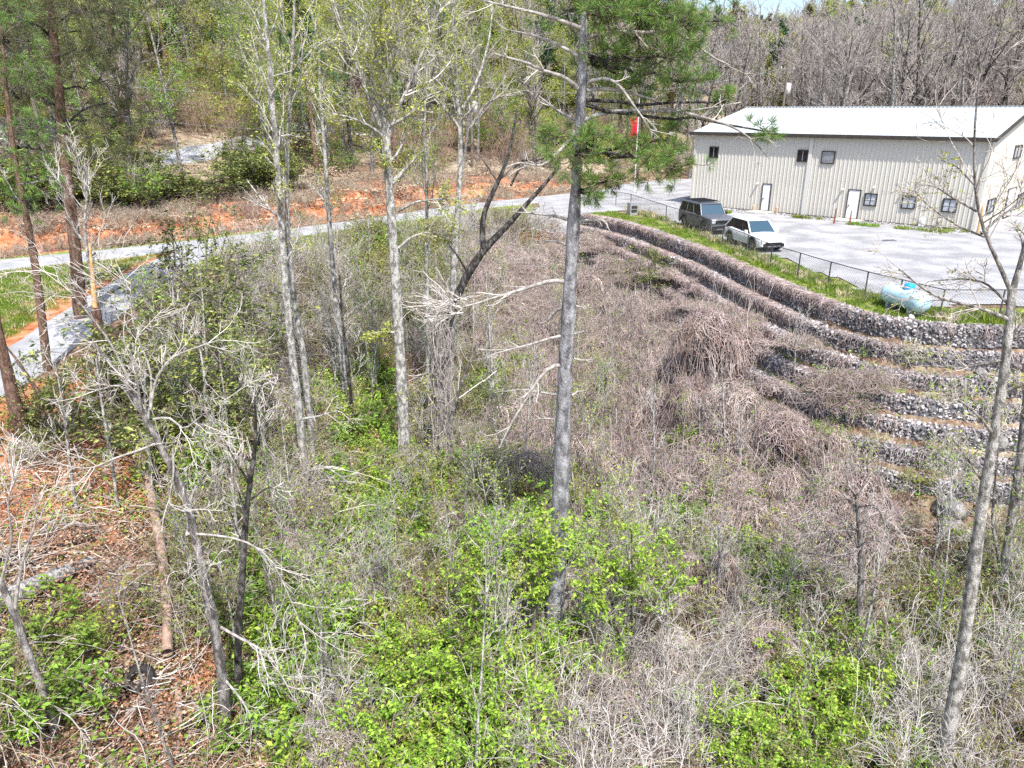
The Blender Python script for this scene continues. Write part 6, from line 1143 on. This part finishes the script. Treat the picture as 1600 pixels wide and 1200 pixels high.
for i, (px, py, s, k, lab) in enumerate([(1140, 570, 1.15, 0, 'tallest dome of dead vines on the slope below the wall'), (1050, 590, 1.0, 1, 'vine dome left of the tallest one'), (960, 620, .9, 1, 'vine dome right of the great pine'), (1000, 540, .9, 0, 'vine dome under the dark green bush'), (1080, 680, .9, 2, 'pale vine dome below the tallest one'), (1150, 670, .9, 1, 'vine dome just below the tallest one'), (1230, 690, .95, 0, 'vine dome by the end of the visible stone rows'), (800, 560, .85, 3, 'vine dome left of the great pine trunk'), (900, 520, .8, 1, 'vine dome just right behind the great pine'), (840, 790, .9, 3, 'grey vine dome wrapping the lower great pine trunk'), (780, 850, .7, 3, 'small grey vine dome left of the great pine foot'), (870, 1000, 1.0, 3, 'grey vine cap over the pale trunk below the great pine'), (1150, 840, .9, 0, 'mauve vine dome in the middle of the right thicket'), (1260, 830, .85, 2, 'tall vine dome right of the middle thicket'), (1330, 860, .9, 0, 'vine heap around the vine draped stem'), (980, 870, .7, 1, 'vine dome above the arching bright sapling'), (1020, 1110, .85, 3, 'tall grey column of dead vines low right of the middle'), (950, 1150, .9, 3, 'grey vine heap at the bottom edge right of the middle'), (1100, 960, .8, 2, 'tall vine column beside the thin white stem'), (560, 960, .7, 3, 'grey vine heap in the lower left thicket'), (450, 900, .8, 3, 'pale heap of bare branches beside the leaning tree'), (420, 680, .9, 3, 'grey vine heap left of the twin trees'), (700, 840, .6, 3, 'vine heap at the foot of the wrapped snag'), (1200, 1060, .8, 1, 'mauve vine heap left of the low right bush'), (520, 1180, .9, 3, 'grey vine heap at the bottom edge left of the largest bush')]):
    hero('vine_dome', VM[k], px, py, s * (1.2 if py < 720 else .95), lab, 'vine heap', seed=i + 90, group=GV).scale = (s * rs(i).uniform(.85, 1.7), s * rs(i + 9).uniform(.8, 1.2), s * rs(i + 5).uniform(.75, 1.25))
# arching bright sapling right of the great pine foot
def arching(seed, px, py, tips, label):
    b = hit(px, py); Y = b[1]; root = empty('arching_sapling', b, label=label, cat='sapling'); g = rs(seed); tr = MB(); lf = MB(); P = []
    for (tx, ty, dy) in tips:
        t = at(tx, ty, Y + dy); m = (b + t) / 2 + np.array([0, 0, .35 * np.linalg.norm(t - b)]); u = np.linspace(0, 1, 12)[:, None]; P.append(b * (1 - u) ** 2 + 2 * m * u * (1 - u) + t * u * u - b)
    P = np.array(P); tr.tubes(P, np.linspace(.035, .008, 12)[None] * np.ones((len(P), 1)), 5, 'twig_dark'); tr.build('stem', root)
    p, d, r, t = kids(P, .01, 26, .4, 1, (.5, 1.1), g); d[:, 2] -= .1; Q = grow(p, d, g.uniform(.25, .7, len(p)), 6, .1, -.08, g); lf.tubes(Q, .006, 3, 'twig_brown'); p, d, r, t = kids(Q, .006, 13, .1, 1, (.5, 1.2), g); lf.leaves(p, .12, .5, g, 'leaf_bright', flat=.5, down=.2, D=d * .6); lf.build('crown', root)
arching(970, 985, 1050, [(890, 860, -.2), (905, 905, -.6), (985, 818, .5), (1030, 838, .3), (1065, 880, 0), (1075, 905, -.4), (940, 850, .4), (1010, 860, -.5), (925, 935, -.7), (960, 880, .1)], 'arching sapling with vivid drooping green leaves right of the great pine foot')
arching(971, 820, 1075, [(730, 830, .3), (760, 800, .4), (810, 790, .5), (850, 800, .2), (870, 840, -.3), (720, 880, -.2), (780, 850, 0), (840, 870, -.4), (790, 830, .2), (880, 815, .1), (830, 815, -.2), (750, 870, .3), (860, 860, -.6), (700, 900, 0)], 'arching sapling with vivid leaves just left of the great pine foot')
arching(972, 1350, 1130, [(1240, 1060, .2), (1280, 1040, .5), (1330, 1040, .4), (1390, 1070, .2), (1430, 1100, -.2), (1300, 1090, -.4), (1400, 1130, -.5), (1255, 1110, -.2)], 'arching yellow green sapling spreading over the low right bush')

# ================================================================ LOGS, ROCKS, LITTERED THINGS
def log(name, label, pts, w, m, zt=.12, cat='log', knob=True):
    G = [hit(*p) for p in pts]; P = smooth_line(np.array(G), 10, 1); gl = np.array([hz(a, b) for a, b in P[:, :2]]); P[:, 2] = np.linspace(gl[0], gl[-1], 10); P[:, 2] += max(0, (gl - P[:, 2]).max()) * .8; R_ = px2m(np.interp(np.linspace(0, 1, 10), np.linspace(0, 1, len(w)), w), P); P[:, 2] += R_ + zt
    root = empty(name, P[0], label=label, cat=cat); q = MB(); q.tubes((P - P[0])[None], (R_ * (1 + .04 * rs(3).normal(size=10)))[None], 12, m); q.build('trunk', root); e = MB(); T = unit(P[-1] - P[-2]); e.tubes(np.array([[P[-1] - P[0], P[-1] - P[0] + T * .03]]), [[R_[-1] * .97, R_[-1] * .9]], 12, 'wood_split', cap=True); e.build('cut_end', root)
    if knob:
        g = rs(len(label)); p, d, r, t = kids((P - P[0])[None], R_[None], 5, .2, .95, (.9, 1.4), g); s = MB(); s.tubes(grow(p, d, g.uniform(.2, .7, 5), 5, .12, .02, g), taper(np.full(5, .03), .4, 5), 5, m); s.build('stub', root)
    return root
log('fallen_log', 'straight reddish brown fallen log lying down the slope at lower left', [(266, 1045), (268, 960), (258, 890), (245, 820), (233, 755)], [16, 16, 15, 14, 12], 'bark_log', .25)
log('fallen_log', 'thick weathered fallen log at the left edge over red leaves', [(-20, 975), (40, 945), (90, 915), (148, 884)], [34, 30, 24, 12], 'bark_pale', .05)
log('fallen_log', 'thin brown log below the straight reddish log near the bottom', [(278, 1195), (282, 1130), (280, 1080)], [10, 12, 12], 'bark_log', .05)
log('fallen_log', 'short dark broken log end beside the corner at lower left', [(170, 1180), (196, 1170)], [14, 12], 'bark_redpine', .02, knob=False)
log('fallen_branch', 'crooked grey branch lying in front of the tyre', [(130, 1045), (180, 1078), (215, 1094), (250, 1088)], [3, 3.5, 3, 2], 'bark_pale', .02, 'branch')
log('fallen_branch', 'long thin dark branch lying above the weathered log', [(0, 885), (50, 872), (100, 858), (150, 850)], [6, 6, 5, 3], 'bark_dark', .08, 'branch')
log('fallen_branch', 'dark branch reaching from the boulders to the birch like trunk', [(1465, 845), (1500, 825), (1535, 800)], [8, 7, 4], 'bark_dark', .2, 'branch')
log('fallen_branch', 'pale broken branch lying among sticks near the bottom left', [(290, 1140), (320, 1128), (345, 1120)], [8, 7, 4], 'bark_log', .05, 'branch')
def tyre(px, py):
    p = hit(px, py); root = empty('old_tyre', p + np.array([0, 0, .30]), .4, label='black worn tyre lying in the leaves at lower left', cat='tyre'); root.rotation_euler = (.35, .1, .3); a = np.linspace(0, 2 * np.pi, 33)[:-1]; R0, rr = .25, .1; b = np.linspace(0, 2 * np.pi, 13)[:-1]
    V = np.array([[((R0 + rr * math.cos(t)) * math.cos(s), (R0 + rr * math.cos(t)) * math.sin(s), .085 * math.sin(t)) for t in b] for s in a]); i = np.arange(32 * 12).reshape(32, 12); i1 = np.roll(i, -1, 0); i2 = np.roll(i, -1, 1); i3 = np.roll(i1, -1, 1)
    m = MB(); m.add(V, np.stack([i, i1, i3, i2], -1).reshape(-1, 4), None, 'rubber'); m.build('sidewall', root)
    m = MB(); 
    for s in a: c, s_ = math.cos(s), math.sin(s); m.box(((R0 + rr) * c, (R0 + rr) * s_, 0), (.02, .035, .13), 'rubber', [(c, s_, 0), (-s_, c, 0), (0, 0, 1)])
    m.build('tread', root, kind='stuff')
tyre(221, 1080)
def sheet(name, px, py, w, d, m, label, seed, cat='litter'):
    g = rs(seed); p = hit(px, py); n = 7; u = np.linspace(-.5, .5, n); XX, YY = np.meshgrid(u * w, u * d); ZZ = .12 + .05 * g.normal(size=XX.shape); q = MB(); i = np.arange(n * n).reshape(n, n)
    XX += g.normal(size=XX.shape) * w * .04; YY += g.normal(size=XX.shape) * d * .04; q.add(np.stack([XX, YY, ZZ], -1), np.stack([i[:-1, :-1], i[:-1, 1:], i[1:, 1:], i[1:, :-1]], -1).reshape(-1, 4), None, m, False); o = q.build(name, label=label, cat=cat); o.location = p; o.rotation_euler = (.1, 0, g.uniform(0, 3))
    so_ = o.modifiers.new('thick', 'SOLIDIFY'); so_.thickness = .01
sheet('plastic_sheet', 157, 1085, .34, .30, 'plastic_green', 'crumpled pale green plastic sheet left of the tyre', 1)
sheet('plastic_scrap', 153, 1108, .18, .14, 'plastic_green', 'small pale green plastic scrap under the larger sheet', 2)
sheet('paper_scrap', 140, 1066, .20, .14, 'plastic_white', 'white scrap of litter above the green plastic sheet', 3)
sheet('paper_scrap', 74, 1008, .16, .14, 'plastic_white', 'white scrap on the leaves left of the clearing', 4)
sheet('paper_scrap', 118, 1084, .14, .12, 'plastic_white', 'white scrap left of the green plastic sheet', 5)
sheet('paper_scrap', 201, 1062, .12, .10, 'plastic_white', 'tiny white scrap above the tyre', 6)
sheet('red_tarpaulin', 695, 416, 1.6, 1.2, 'red_cloth', 'faded red cloth lying in the brush beyond the wrapped snag', 7)
def boulder(px, py, s, m, label, seed):
    g = rs(seed); bm = bmesh.new(); bmesh.ops.create_icosphere(bm, subdivisions=3, radius=s); sc = g.uniform(.7, 1.25, 3); pl = unit(g.normal(size=(9, 3)))
    for v in bm.verts:
        c = np.array(v.co) * sc
        for q in pl: d = c @ q - s * .78; c = c - q * d if d > 0 else c
        v.co = Vector(c + g.normal(size=3) * s * .02)
    me = bpy.data.meshes.new('boulder'); bm.to_mesh(me); bm.free(); me.materials.append(MATS[m]); o = bpy.data.objects.new('boulder', me); C.objects.link(o); p = hit(px, py); o.location = p + np.array([0, 0, s * .3]); tag(o, label, 'boulder')
boulder(1478, 805, .55, 'boulder', 'large dark boulder below the lowest stone row', 1); boulder(1480, 835, .5, 'boulder', 'dark slab boulder under the large dark one', 2); boulder(1532, 858, .38, 'boulder_pale', 'pale rounded boulder beside the birch like trunk', 3); boulder(1510, 845, .3, 'boulder_pale', 'small pale boulder left of the pale rounded one', 4); boulder(1530, 590, .2, 'boulder', 'grey stone at the end of the third stone row', 5); boulder(1555, 700, .4, 'boulder', 'grey boulder right of the lowest stone row', 6)
boulder(1422, 500, .15, 'boulder_pale', 'pale flat stone on the wall top near the tank', 7); boulder(1500, 880, .3, 'boulder', 'small dark boulder below the pale ones', 8)
